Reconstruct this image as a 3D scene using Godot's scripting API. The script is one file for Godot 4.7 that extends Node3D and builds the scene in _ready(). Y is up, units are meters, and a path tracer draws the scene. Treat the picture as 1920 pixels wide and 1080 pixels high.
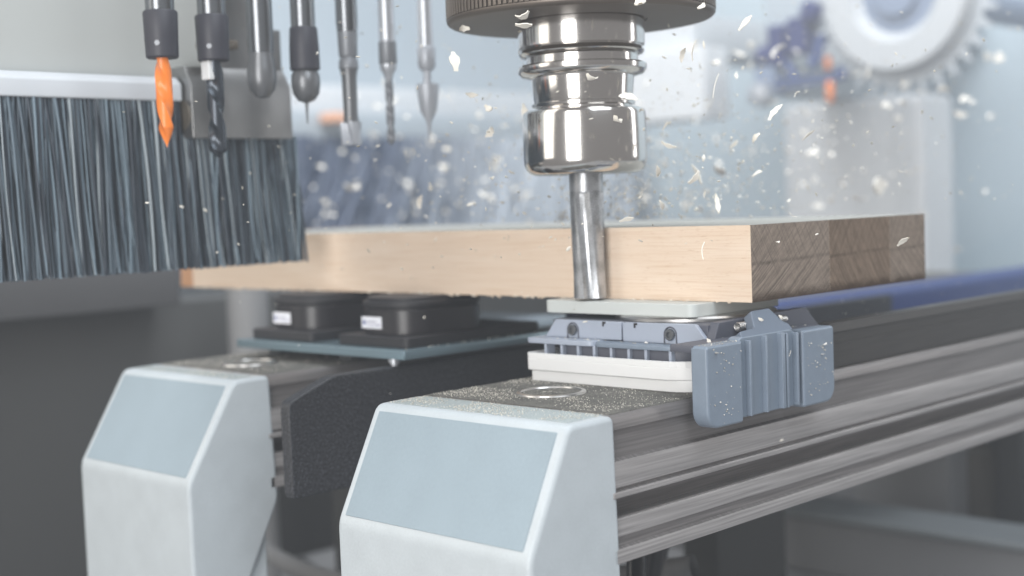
extends Node3D
# Close-up of a wood router at work: metres, y up, board underside at y = 0, rails run along z, the board along x.

var rng := RandomNumberGenerator.new()
var used := {}
var M := {}

# ---------------------------------------------------------------- scene helpers
func numbered(called: String) -> String:
	if not used.has(called):
		used[called] = 0
		return called
	used[called] += 1
	return "%s_%03d" % [called, used[called]]

func tag(o: Node, label: String, category: String, group := "", kind := "") -> Node:
	o.set_meta("label", label)
	if category != "":
		o.set_meta("category", category)
	if group != "":
		o.set_meta("group", group)
	if kind != "":
		o.set_meta("kind", kind)
	return o

func thing(called: String, label: String, category: String, at := Vector3.ZERO, group := "") -> Node3D:
	var o := Node3D.new()
	o.name = numbered(called)
	add_child(o)
	o.position = at
	tag(o, label, category, group)
	return o

func stl() -> SurfaceTool:
	var st := SurfaceTool.new()
	st.begin(Mesh.PRIMITIVE_TRIANGLES)
	return st

func obj(called: String, st, material: Material, parent: Node = null, kind := "") -> MeshInstance3D:
	var o := MeshInstance3D.new()
	o.mesh = st.commit() if st is SurfaceTool else st
	o.material_override = material
	if parent == null:
		o.name = numbered(called)
		add_child(o)
	else:
		o.name = called
		parent.add_child(o, true)
	if kind != "":
		o.set_meta("kind", kind)
	return o

func copies(called: String, mesh: Mesh, material: Material, xs: Array, cols: Array, parent: Node = null) -> MultiMeshInstance3D:
	var mm := MultiMesh.new()
	mm.transform_format = MultiMesh.TRANSFORM_3D
	mm.use_colors = cols.size() > 0
	mm.mesh = mesh
	mm.instance_count = xs.size()
	for i in xs.size():
		mm.set_instance_transform(i, xs[i])
		if cols.size() > 0:
			mm.set_instance_color(i, cols[i])
	var o := MultiMeshInstance3D.new()
	o.multimesh = mm
	o.material_override = material
	if parent == null:
		o.name = numbered(called)
		add_child(o)
	else:
		o.name = called
		parent.add_child(o, true)
	o.set_meta("kind", "stuff")
	return o

# ---------------------------------------------------------------- mesh helpers (a, b, c, d run counter-clockwise seen from outside)
func quad(st: SurfaceTool, p: Array, n: Array, xf: Transform3D, uv := []) -> void:
	for k in [0, 2, 1, 0, 3, 2]:
		st.set_normal((xf.basis * n[k]).normalized())
		st.set_uv(uv[k] if uv.size() == 4 else Vector2(p[k].x, p[k].y))
		st.add_vertex(xf * p[k])

func prism(st: SurfaceTool, poly: PackedVector2Array, z0: float, z1: float, b := 0.0, xf := Transform3D(), steps := 2, cap0 := true, cap1 := true) -> void:
	var n := poly.size()
	if Geometry2D.is_polygon_clockwise(poly):
		poly = poly.duplicate()
		poly.reverse()
	# Godot's y-down view calls these counter-clockwise; make the signed area positive
	var area := 0.0
	for i in n:
		area += poly[i].cross(poly[(i + 1) % n])
	if area < 0.0:
		poly = poly.duplicate()
		poly.reverse()
	var en := []
	for i in n:
		var d: Vector2 = (poly[(i + 1) % n] - poly[i]).normalized()
		en.append(Vector2(d.y, -d.x))
	var ns := []
	var mit := []
	var soft := []
	for i in n:
		var e0: Vector2 = en[(i + n - 1) % n]
		var e1: Vector2 = en[i]
		soft.append(e0.dot(e1) > 0.78)
		ns.append((e0 + e1).normalized())
		mit.append(-(e0 + e1) / maxf(1.0 + e0.dot(e1), 0.2))
	var rings := []
	if b > 0.0:
		for k in steps + 1:
			var a := PI / 2.0 * k / steps
			rings.append([b * (1.0 - sin(a)), z0 + b * (1.0 - cos(a)), sin(a), -cos(a)])
		for k in range(steps, -1, -1):
			var a := PI / 2.0 * k / steps
			rings.append([b * (1.0 - sin(a)), z1 - b * (1.0 - cos(a)), sin(a), cos(a)])
	else:
		rings = [[0.0, z0, 1.0, 0.0], [0.0, z1, 1.0, 0.0]]
	for r in rings.size() - 1:
		var A = rings[r]
		var B = rings[r + 1]
		for i in n:
			var j := (i + 1) % n
			var n0: Vector2 = ns[i] if soft[i] else en[i]
			var n1: Vector2 = ns[j] if soft[j] else en[i]
			var a0: Vector2 = poly[i] + mit[i] * A[0]
			var a1: Vector2 = poly[j] + mit[j] * A[0]
			var b0: Vector2 = poly[i] + mit[i] * B[0]
			var b1: Vector2 = poly[j] + mit[j] * B[0]
			quad(st, [Vector3(a0.x, a0.y, A[1]), Vector3(a1.x, a1.y, A[1]), Vector3(b1.x, b1.y, B[1]), Vector3(b0.x, b0.y, B[1])],
				[Vector3(n0.x * A[2], n0.y * A[2], A[3]), Vector3(n1.x * A[2], n1.y * A[2], A[3]), Vector3(n1.x * B[2], n1.y * B[2], B[3]), Vector3(n0.x * B[2], n0.y * B[2], B[3])], xf)
	for side in 2:
		if (side == 0 and not cap0) or (side == 1 and not cap1):
			continue
		var R = rings[0] if side == 0 else rings[-1]
		var q := PackedVector2Array()
		for i in n:
			q.append(poly[i] + mit[i] * R[0])
		var idx := PackedInt32Array()
		var convex := true
		for i in n:
			if en[i].cross(en[(i + 1) % n]) < -0.0001:
				convex = false
		if convex:
			for i in range(1, n - 1):
				idx.append_array([0, i, i + 1])
		else:
			idx = Geometry2D.triangulate_polygon(q)
		for t in range(0, idx.size(), 3):
			var tri := [q[idx[t]], q[idx[t + 1]], q[idx[t + 2]]]
			if absf((tri[1] - tri[0]).cross(tri[2] - tri[0])) < 1e-14:
				continue
			var ccw: bool = (tri[1] - tri[0]).cross(tri[2] - tri[0]) > 0.0
			var front := ccw == (side == 0)   # front faces run clockwise seen from outside
			for k in ([0, 1, 2] if front else [0, 2, 1]):
				st.set_normal((xf.basis * Vector3(0, 0, -1.0 if side == 0 else 1.0)).normalized())
				st.set_uv(tri[k])
				st.add_vertex(xf * Vector3(tri[k].x, tri[k].y, R[1]))

func rrect(w: float, h: float, r: float, seg := 4) -> PackedVector2Array:
	var p := PackedVector2Array()
	for c in 4:
		var cx := (w / 2.0 - r) * (1.0 if c == 0 or c == 3 else -1.0)
		var cy := (h / 2.0 - r) * (1.0 if c < 2 else -1.0)
		for k in seg + 1:
			var a := PI / 2.0 * (c + float(k) / seg)
			p.append(Vector2(cx + r * cos(a), cy + r * sin(a)))
	return p

# rounds the corners of a polygon
func rounded(poly: Array, r: float, seg := 3) -> PackedVector2Array:
	var out := PackedVector2Array()
	var n := poly.size()
	for i in n:
		var p: Vector2 = poly[i]
		var a: Vector2 = (poly[(i + n - 1) % n] - p)
		var b: Vector2 = (poly[(i + 1) % n] - p)
		var rr: float = minf(r, minf(a.length(), b.length()) * 0.45)
		var s := p + a.normalized() * rr
		var e := p + b.normalized() * rr
		for k in seg + 1:
			var t := float(k) / seg
			out.append(s.lerp(p, t).lerp(p.lerp(e, t), t))
	return out

# box from lo to hi with rounded edges
func box(st: SurfaceTool, lo: Vector3, hi: Vector3, b := 0.0004, xf := Transform3D(), steps := 2) -> void:
	var s := hi - lo
	var c := (lo + hi) / 2.0
	if b <= 0.0:
		prism(st, PackedVector2Array([Vector2(-s.x / 2, -s.y / 2), Vector2(s.x / 2, -s.y / 2), Vector2(s.x / 2, s.y / 2), Vector2(-s.x / 2, s.y / 2)]), -s.z / 2, s.z / 2, 0.0, xf * Transform3D(Basis(), c))
	else:
		prism(st, rrect(s.x, s.y, b, steps), -s.z / 2, s.z / 2, b, xf * Transform3D(Basis(), c), steps)

# turned shape round y; profile runs upwards as (radius, height)
func lathe(st: SurfaceTool, profile: Array, seg := 48, xf := Transform3D(), cap_low := true, cap_high := true) -> void:
	var n := profile.size() - 1
	var en := []
	for i in n:
		var d: Vector2 = (profile[i + 1] - profile[i]).normalized()
		en.append(Vector2(d.y, -d.x))
	for i in n:
		var n0: Vector2 = en[i]
		var n1: Vector2 = en[i]
		if i > 0 and en[i - 1].dot(en[i]) > 0.8:
			n0 = (en[i - 1] + en[i]).normalized()
		if i < n - 1 and en[i + 1].dot(en[i]) > 0.8:
			n1 = (en[i + 1] + en[i]).normalized()
		var a: Vector2 = profile[i]
		var b: Vector2 = profile[i + 1]
		for k in seg:
			var t0 := TAU * k / seg
			var t1 := TAU * (k + 1) / seg
			var c0 := Vector3(cos(t0), 0, sin(t0))
			var c1 := Vector3(cos(t1), 0, sin(t1))
			var up := Vector3.UP
			quad(st, [c0 * a.x + up * a.y, c0 * b.x + up * b.y, c1 * b.x + up * b.y, c1 * a.x + up * a.y],
				[c0 * n0.x + up * n0.y, c0 * n1.x + up * n1.y, c1 * n1.x + up * n1.y, c1 * n0.x + up * n0.y], xf)
	for side in 2:
		if (side == 0 and not cap_low) or (side == 1 and not cap_high):
			continue
		var q: Vector2 = profile[0] if side == 0 else profile[n]
		if q.x < 0.00001:
			continue
		for k in seg:
			var t0 := TAU * k / seg
			var t1 := TAU * (k + 1) / seg
			var tri := [Vector3(0, q.y, 0), Vector3(cos(t0) * q.x, q.y, sin(t0) * q.x), Vector3(cos(t1) * q.x, q.y, sin(t1) * q.x)]
			for j in ([0, 2, 1] if side == 0 else [0, 1, 2]):
				st.set_normal((xf.basis * Vector3(0, -1.0 if side == 0 else 1.0, 0)).normalized())
				st.set_uv(Vector2(tri[j].x, tri[j].z))
				st.add_vertex(xf * tri[j])

func tube(st: SurfaceTool, pts: Array, radii, seg := 10) -> void:
	var n := pts.size()
	var rings := []
	var frames := []
	var u := Vector3.ZERO
	for i in n:
		var d: Vector3 = (pts[mini(i + 1, n - 1)] - pts[maxi(i - 1, 0)]).normalized()
		if i == 0:
			u = d.cross(Vector3(0.31, 0.9, 0.2)).normalized()
		u = (u - d * u.dot(d)).normalized()
		var w := d.cross(u)
		var r: float = radii[i] if radii is Array else radii
		var ring := []
		var nn := []
		for k in seg:
			var a := TAU * k / seg
			nn.append(u * cos(a) + w * sin(a))
			ring.append(pts[i] + nn[k] * r)
		rings.append(ring)
		frames.append(nn)
	for i in n - 1:
		for k in seg:
			var j := (k + 1) % seg
			quad(st, [rings[i][k], rings[i][j], rings[i + 1][j], rings[i + 1][k]], [frames[i][k], frames[i][j], frames[i + 1][j], frames[i + 1][k]], Transform3D())

# fluted twist bit hanging down from y = 0: cross-section with flutes, turned along its length
func twist(st: SurfaceTool, r: float, length: float, turns: float, flutes := 2, depth := 0.42, tip := 0.0, core := 0.0, land_part := 0.46) -> void:
	var seg := 36
	var rows := 60
	var ring := func(i: int) -> Array:
		var t := float(i) / rows
		var out := []
		var shrink := 1.0
		if tip > 0.0 and t * length > length - tip:
			shrink = maxf(0.04, (length - t * length) / tip)
		for k in seg:
			var a := TAU * k / seg
			var w := fposmod(a * flutes / TAU, 1.0)
			var land := land_part
			var rad := 1.0 if w < land else 1.0 - depth * pow(sin(PI * (w - land) / (1.0 - land)), 0.7)
			rad = maxf(rad * shrink, core) * r
			var b := a - TAU * turns * t
			out.append(Vector3(cos(b) * rad, -t * length, sin(b) * rad))
		return out
	var prev: Array = ring.call(0)
	for i in rows:
		var next: Array = ring.call(i + 1)
		for k in seg:
			var j := (k + 1) % seg
			var p := [prev[k], prev[j], next[j], next[k]]
			var nor: Vector3 = (p[1] - p[0]).cross(p[3] - p[0]).normalized()
			quad(st, p, [nor, nor, nor, nor], Transform3D())
		prev = next
	for k in seg:
		for v in [Vector3(0, -length, 0), prev[k], prev[(k + 1) % seg]]:
			st.set_normal(Vector3.DOWN)
			st.set_uv(Vector2(v.x, v.z))
			st.add_vertex(v)

# ---------------------------------------------------------------- materials
func mat(c: Color, rough := 0.5, metal := 0.0) -> StandardMaterial3D:
	var m := StandardMaterial3D.new()
	m.albedo_color = c.linear_to_srgb()
	m.roughness = rough
	m.metallic = metal
	return m

func noise_image(w: int, h: int, fx: float, fy: float, oct: int, sd: int) -> Array:
	var f := FastNoiseLite.new()
	f.seed = sd
	f.noise_type = FastNoiseLite.TYPE_SIMPLEX_SMOOTH
	f.frequency = 1.0
	f.fractal_octaves = oct
	var out := []
	out.resize(w * h)
	# wraps round so that the texture repeats without a seam
	for y in h:
		for x in w:
			var u := float(x) / w
			var v := float(y) / h
			var a := f.get_noise_2d(u * fx, v * fy)
			var b := f.get_noise_2d((u - 1.0) * fx, v * fy)
			var c := f.get_noise_2d(u * fx, (v - 1.0) * fy)
			var d := f.get_noise_2d((u - 1.0) * fx, (v - 1.0) * fy)
			out[y * w + x] = lerpf(lerpf(a, b, u), lerpf(c, d, u), v)
	return out

func tex(w: int, h: int, fn: Callable) -> ImageTexture:
	var im := Image.create(w, h, false, Image.FORMAT_RGB8)
	for y in h:
		for x in w:
			im.set_pixel(x, y, fn.call(x, y))
	return ImageTexture.create_from_image(im)

func triplanar(m: StandardMaterial3D, scale: Vector3) -> StandardMaterial3D:
	m.uv1_triplanar = true
	m.uv1_scale = scale
	m.uv1_triplanar_sharpness = 4.0
	return m

func gray(v: float) -> Color:
	return Color(v, v, v)

func materials() -> void:
	M.cap = mat(Color(0.545, 0.595, 0.63), 0.40)
	var fine := noise_image(256, 256, 60, 60, 3, 5)
	var broad := noise_image(256, 256, 4, 4, 3, 9)
	var wear := tex(256, 256, func(x, y):
		var v: float = 0.94 + 0.035 * broad[y * 256 + x] + 0.03 * fine[y * 256 + x]
		return gray(clampf(v, 0, 1)))
	var bump := tex(256, 256, func(x, y): return gray(0.5 + 0.5 * fine[y * 256 + x]))
	var grit := tex(256, 256, func(x, y):
		var v: float = 0.5 + 0.5 * fine[y * 256 + x]
		return gray(clampf(0.5 + 2.0 * (v - 0.5), 0.05, 1)))
	M.wear = wear
	M.cap.albedo_texture = wear
	triplanar(M.cap, Vector3(9, 9, 9))
	M.cap.heightmap_enabled = true
	M.cap.heightmap_texture = bump
	M.cap.heightmap_scale = 0.004
	# anodised aluminium with drawn streaks along z
	var streak := noise_image(64, 512, 1.2, 70, 3, 21)
	var streaks := tex(64, 512, func(x, y): return gray(clampf(0.86 + 0.22 * streak[y * 64 + x], 0, 1)))
	M.rail = mat(Color(0.30, 0.280, 0.277), 0.38, 0.4)
	M.rail.albedo_texture = streaks
	triplanar(M.rail, Vector3(1.5, 9, 9))
	M.rail_reflection = mat(Color(0.50, 0.475, 0.473), 0.38, 0.3)  # lighter copy of the rail metal, reflection put into the colour
	M.rail_reflection.albedo_texture = streaks
	triplanar(M.rail_reflection, Vector3(1.5, 9, 9))
	# sawdust-covered rail top
	var dust := tex(256, 256, func(x, y):
		var k: float = clampf(0.55 + 1.3 * fine[y * 256 + x] + 0.35 * broad[y * 256 + x], 0, 1)
		return Color(0.20, 0.20, 0.20).lerp(Color(0.52, 0.51, 0.48), k))
	M.dusty = mat(Color(1, 1, 1), 0.85)
	M.dusty.albedo_texture = dust
	triplanar(M.dusty, Vector3(14, 14, 14))
	M.dusty.heightmap_enabled = true
	M.dusty.heightmap_texture = bump
	M.dusty.heightmap_scale = 0.03
	M.steel = mat(Color(0.68, 0.66, 0.64), 0.14, 1.0)
	M.steel_brush = mat(Color(0.55, 0.54, 0.53), 0.3, 1.0)
	M.cutter = mat(Color(0.60, 0.62, 0.65), 0.32, 0.8)
	M.cutter.albedo_texture = tex(256, 256, func(x, y):
		var v: float = 0.88 + 0.25 * broad[y * 256 + x] + 0.35 * fine[y * 256 + x]
		return gray(clampf(v, 0.25, 1)))
	triplanar(M.cutter, Vector3(26, 18, 26))
	M.disc = mat(Color(0.165, 0.140, 0.120), 0.42, 0.6)
	M.cap_panel = mat(Color(0.30, 0.375, 0.43), 0.5)
	M.cap_panel.albedo_texture = wear
	triplanar(M.cap_panel, Vector3(7, 7, 7))
	M.white = mat(Color(0.78, 0.785, 0.79), 0.38)
	M.blue_plastic = mat(Color(0.225, 0.275, 0.345), 0.34)
	M.blue_plastic.albedo_texture = wear
	triplanar(M.blue_plastic, Vector3(30, 30, 30))
	M.blue_plastic.heightmap_enabled = true
	M.blue_plastic.heightmap_texture = bump
	M.blue_plastic.heightmap_scale = 0.006
	M.grey_plastic = mat(Color(0.35, 0.39, 0.47), 0.36)
	M.shoulder = mat(Color(0.13, 0.16, 0.21), 0.42)
	M.dark_plastic = mat(Color(0.085, 0.09, 0.115), 0.45)
	M.pad = mat(Color(0.56, 0.59, 0.58), 0.5)
	M.black = mat(Color(0.022, 0.020, 0.023), 0.3)
	M.black_matt = mat(Color(0.018, 0.017, 0.02), 0.55)
	M.blackplate = mat(Color(0.115, 0.118, 0.14), 0.5)
	M.blackplate.albedo_texture = grit
	triplanar(M.blackplate, Vector3(11, 11, 11))
	M.blackplate.heightmap_enabled = true
	M.blackplate.heightmap_texture = bump
	M.blackplate.heightmap_scale = 0.05
	M.carrier = mat(Color(0.24, 0.33, 0.38), 0.16, 0.5)
	M.dark = mat(Color(0.29, 0.29, 0.295), 0.6)
	M.darker = mat(Color(0.055, 0.055, 0.053), 0.7)
	M.mid = mat(Color(0.22, 0.22, 0.225), 0.6)
	M.guard = mat(Color(0.060, 0.055, 0.052), 0.5, 0.2)
	M.guard.albedo_texture = streaks
	triplanar(M.guard, Vector3(1.5, 14, 14))
	M.orange = mat(Color(0.90, 0.24, 0.04), 0.3)
	M.orange_pale = mat(Color(0.92, 0.50, 0.32), 0.4)
	M.toolblack = mat(Color(0.038, 0.038, 0.050), 0.5, 0.0)
	M.toolgrey = mat(Color(0.22, 0.23, 0.25), 0.4, 0.3)
	M.shaft = mat(Color(0.20, 0.21, 0.225), 0.25, 0.8)
	M.shaft_pale = mat(Color(0.52, 0.54, 0.58), 0.35, 0.6)  # on the farthest drills the pale tone paints dust haze
	M.blackbit = mat(Color(0.06, 0.07, 0.085), 0.25, 0.6)
	M.greybit = mat(Color(0.17, 0.175, 0.185), 0.35, 0.5)
	M.hazedbit = mat(Color(0.42, 0.44, 0.48), 0.45, 0.4)  # dust haze over the farther drills put into the colour
	M.block = mat(Color(0.40, 0.40, 0.40), 0.3, 0.85)
	M.block.albedo_texture = wear
	triplanar(M.block, Vector3(12, 12, 12))
	M.panel = mat(Color(0.50, 0.52, 0.51), 0.55)
	M.bar = mat(Color(0.62, 0.65, 0.69), 0.45)
	M.wall = mat(Color(0.43, 0.48, 0.52), 0.6)
	M.wall_light = mat(Color(0.66, 0.68, 0.70), 0.6)
	M.wallblue = mat(Color(0.58, 0.67, 0.72), 0.6)
	M.cabinet = mat(Color(0.84, 0.845, 0.85), 0.5)
	M.bright = mat(Color(0.76, 0.77, 0.78), 0.5)
	M.blue = mat(Color(0.010, 0.020, 0.13), 0.5)
	M.blue_mid = mat(Color(0.045, 0.08, 0.24), 0.45)
	M.bluebeam = mat(Color(0.014, 0.034, 0.15), 0.4)
	M.greyblue = mat(Color(0.22, 0.27, 0.37), 0.45)
	M.chip = mat(Color(0.90, 0.86, 0.78), 0.7)
	M.chip.vertex_color_use_as_albedo = true
	M.chip.backlight_enabled = true
	M.chip.backlight = Color(0.35, 0.3, 0.24)
	M.bristle = mat(Color(1, 1, 1), 0.36)
	M.bristle.vertex_color_use_as_albedo = true

# long-grain beech, tiled along the board
func wood_long() -> StandardMaterial3D:
	var w := 1024
	var h := 512
	var n1 := noise_image(w, h, 5, 60, 3, 31)
	var n2 := noise_image(w, h, 2.2, 9, 3, 32)
	var n3 := noise_image(w, h, 30, 130, 2, 33)
	var t := tex(w, h, func(x, y):
		var i: int = y * w + x
		var c := Color(0.885, 0.81, 0.735)
		c = c.lerp(Color(0.835, 0.735, 0.64), clampf(0.30 + 0.9 * n2[i], 0, 1) * 0.6)
		c = c.lerp(Color(0.79, 0.665, 0.555), clampf(n1[i] * 1.7, 0, 1) * 0.55)
		c = c.lerp(Color(0.68, 0.52, 0.40), clampf((n3[i] - 0.36) * 4.0, 0, 1) * 0.55)
		return c)
	var m := mat(Color(1, 1, 1), 0.62)
	m.albedo_texture = t
	triplanar(m, Vector3(3.4, 12, 12))
	m.uv1_offset = Vector3(0.13, 0.37, 0.2)
	return m

# end grain: fine scratchy lines of the year rings crossing saw marks
func wood_end(sd: int, base: Color, ang: float, ang2: float) -> StandardMaterial3D:
	var w := 512
	var h := 384
	var f := FastNoiseLite.new()
	f.noise_type = FastNoiseLite.TYPE_SIMPLEX_SMOOTH
	f.frequency = 1.0
	f.fractal_octaves = 2
	f.seed = sd
	var n1 := noise_image(w, h, 90, 70, 3, sd)
	var n2 := noise_image(w, h, 5, 4, 3, sd + 1)
	var lines := []
	lines.resize(w * h)
	for y in h:
		for x in w:
			var q := Vector2(float(x) / w * 1.85, float(y) / h)       # square units: the face is about 75 by 40 mm
			q += Vector2(0.004, 0.006) * n2[y * w + x]
			var bend := 0.25 * q.y * q.y
			var a := q.rotated(ang) + Vector2(0, bend)
			var b := q.rotated(ang2)
			var ring: float = f.get_noise_2d(a.x * 0.35, a.y * 32.0 + sd)
			var ring2: float = f.get_noise_2d(a.x * 5.0 + 40.0, a.y * 17.0)
			var saw: float = f.get_noise_2d(b.x * 0.35 + 90.0, b.y * 30.0)
			lines[y * w + x] = Vector3(ring, saw, ring2)
	var t := tex(w, h, func(x, y):
		var i: int = y * w + x
		var u := float(x) / w
		var v := float(y) / h
		var l: Vector3 = lines[i]
		var c: Color = base * (1.0 + 0.34 * n1[i] + 0.20 * n2[i] + 0.25 * l.z)
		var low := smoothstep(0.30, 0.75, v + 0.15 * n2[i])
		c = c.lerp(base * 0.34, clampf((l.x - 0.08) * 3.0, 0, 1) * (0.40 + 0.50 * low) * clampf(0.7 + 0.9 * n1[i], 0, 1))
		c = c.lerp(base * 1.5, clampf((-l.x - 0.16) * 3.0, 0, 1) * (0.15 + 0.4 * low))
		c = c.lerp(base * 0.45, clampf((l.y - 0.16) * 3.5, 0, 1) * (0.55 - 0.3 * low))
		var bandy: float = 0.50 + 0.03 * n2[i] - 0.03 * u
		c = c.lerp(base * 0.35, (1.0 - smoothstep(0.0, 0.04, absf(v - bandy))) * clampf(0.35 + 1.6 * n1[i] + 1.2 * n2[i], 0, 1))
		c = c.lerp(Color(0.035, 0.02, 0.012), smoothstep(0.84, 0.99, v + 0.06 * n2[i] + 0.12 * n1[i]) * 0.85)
		c.a = 1.0
		return c.linear_to_srgb().clamp())
	var b := tex(w, h, func(x, y):
		var i: int = y * w + x
		return gray(clampf(0.5 + 0.35 * n1[i] + 0.5 * lines[i].x, 0, 1)))
	var m := mat(Color(1, 1, 1), 0.85)
	m.metallic_specular = 0.2
	m.albedo_texture = t
	m.heightmap_enabled = true
	m.heightmap_texture = b
	m.heightmap_scale = 0.015
	return m

# ---------------------------------------------------------------- scene
func _ready() -> void:
	rng.seed = 4711
	# camera, 45 degrees between board and rails, slightly rolled
	var yaw := 0.777372
	var pitch := 0.061569
	var roll := -0.038147
	var fwd := Vector3(-sin(yaw) * cos(pitch), -sin(pitch), -cos(yaw) * cos(pitch))
	var rt := fwd.cross(Vector3.UP).normalized()
	var up := rt.cross(fwd)
	var r2 := rt * cos(roll) + up * sin(roll)
	var u2 := up * cos(roll) - rt * sin(roll)
	var cam := Camera3D.new()
	cam.name = "camera"
	cam.transform = Transform3D(Basis(r2, u2, -fwd), Vector3(0.4057, 0.0557, 0.5884))
	var att := CameraAttributesPhysical.new()
	att.frustum_focal_length = 83.19
	att.frustum_focus_distance = 0.68
	att.frustum_near = 0.02
	att.frustum_far = 60.0
	att.exposure_aperture = 8.6
	cam.attributes = att
	cam.fov = 23.757
	cam.near = 0.02
	cam.far = 60.0
	add_child(cam)
	cam.current = true

	var env := Environment.new()
	env.background_mode = Environment.BG_COLOR
	env.background_color = Color(0.68, 0.66, 0.645)
	env.background_energy_multiplier = 0.62
	env.tonemap_mode = Environment.TONE_MAPPER_LINEAR
	env.tonemap_exposure = 1.0
	env.fog_enabled = true
	env.fog_density = 0.07
	env.fog_light_color = Color(0.93, 0.96, 1.0)
	env.sdfgi_enabled = true
	env.ssao_enabled = true
	env.ssil_enabled = true
	var we := WorldEnvironment.new()
	we.name = "environment"
	we.environment = env
	add_child(we)

	lamp("front_softbox", Vector3(0.42, 0.22, 1.43), Vector3(-0.15, 0.03, 0.0), Vector2(0.62, 1.15), 2.05, Color(1.0, 0.995, 0.985))
	lamp("left_softbox", Vector3(-0.93, 0.60, 0.99), Vector3(-0.1, 0.1, 0.0), Vector2(1.15, 1.3), 1.15, Color(1.0, 0.98, 0.94))
	lamp("edge_strip", Vector3(0.62, 0.40, -1.05), Vector3(-0.1, 0.1, 0.0), Vector2(0.14, 0.9), 0.2, Color(1, 1, 1))
	lamp("high_fill", Vector3(0.95, 1.25, 0.25), Vector3(-0.2, -0.05, -0.1), Vector2(1.0, 1.2), 1.9, Color(0.95, 0.98, 1.0))  # fill added to lift the right-facing sides, no source seen
	lamp("back_fill", Vector3(-0.35, 1.30, -0.25), Vector3(-0.70, 0.1, -1.15), Vector2(1.5, 0.8), 3.3, Color(0.96, 0.98, 1.0))  # added fill that brightens the rear wall and cabinet

	# airborne fine dust behind the cut
	env.volumetric_fog_enabled = true
	env.volumetric_fog_density = 0.0
	var fm := FogMaterial.new()
	fm.density = 0.42
	fm.albedo = Color(0.95, 0.96, 0.97)
	var fv := FogVolume.new()
	fv.name = "dust_cloud"
	fv.shape = RenderingServer.FOG_VOLUME_SHAPE_ELLIPSOID
	fv.size = Vector3(0.64, 0.42, 0.62)
	fv.material = fm
	fv.position = Vector3(-0.31, 0.165, -0.45)
	fv.set_meta("kind", "stuff")
	fv.set_meta("label", "pale cloud of fine wood dust hanging in the air behind the spindle")
	add_child(fv)

	materials()
	build_setting()
	build_background()
	build_consoles()
	build_pods()
	build_clamp()
	build_board()
	build_curtain()
	build_drills()
	build_spindle()
	build_dust()

func lamp(called: String, at: Vector3, look: Vector3, size: Vector2, energy: float, col: Color) -> void:
	var l := AreaLight3D.new()
	l.name = called
	l.area_size = size
	l.area_normalize_energy = true
	l.light_energy = energy
	l.light_color = col
	l.area_range = 12.0
	l.area_attenuation = 2.0
	l.shadow_enabled = true
	add_child(l)
	var side := Vector3.UP if absf((look - at).normalized().y) < 0.95 else Vector3.FORWARD
	l.look_at_from_position(at, look, side)

# ---------------------------------------------------------------- setting
func build_setting() -> void:
	var st := stl()
	box(st, Vector3(-3.2, -0.36, -3.0), Vector3(0.9, -0.32, 0.5), 0.0)
	obj("machine_bed", st, M.dark, null, "structure")
	st = stl()
	box(st, Vector3(-1.44, -0.32, -1.5), Vector3(-1.4, 1.0, 0.6), 0.0)
	obj("left_wall", st, M.wall, null, "structure")
	st = stl()
	box(st, Vector3(-1.44, -0.32, -1.55), Vector3(0.45, 1.0, -1.5), 0.0)
	obj("right_wall", st, M.wallblue, null, "structure")

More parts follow.
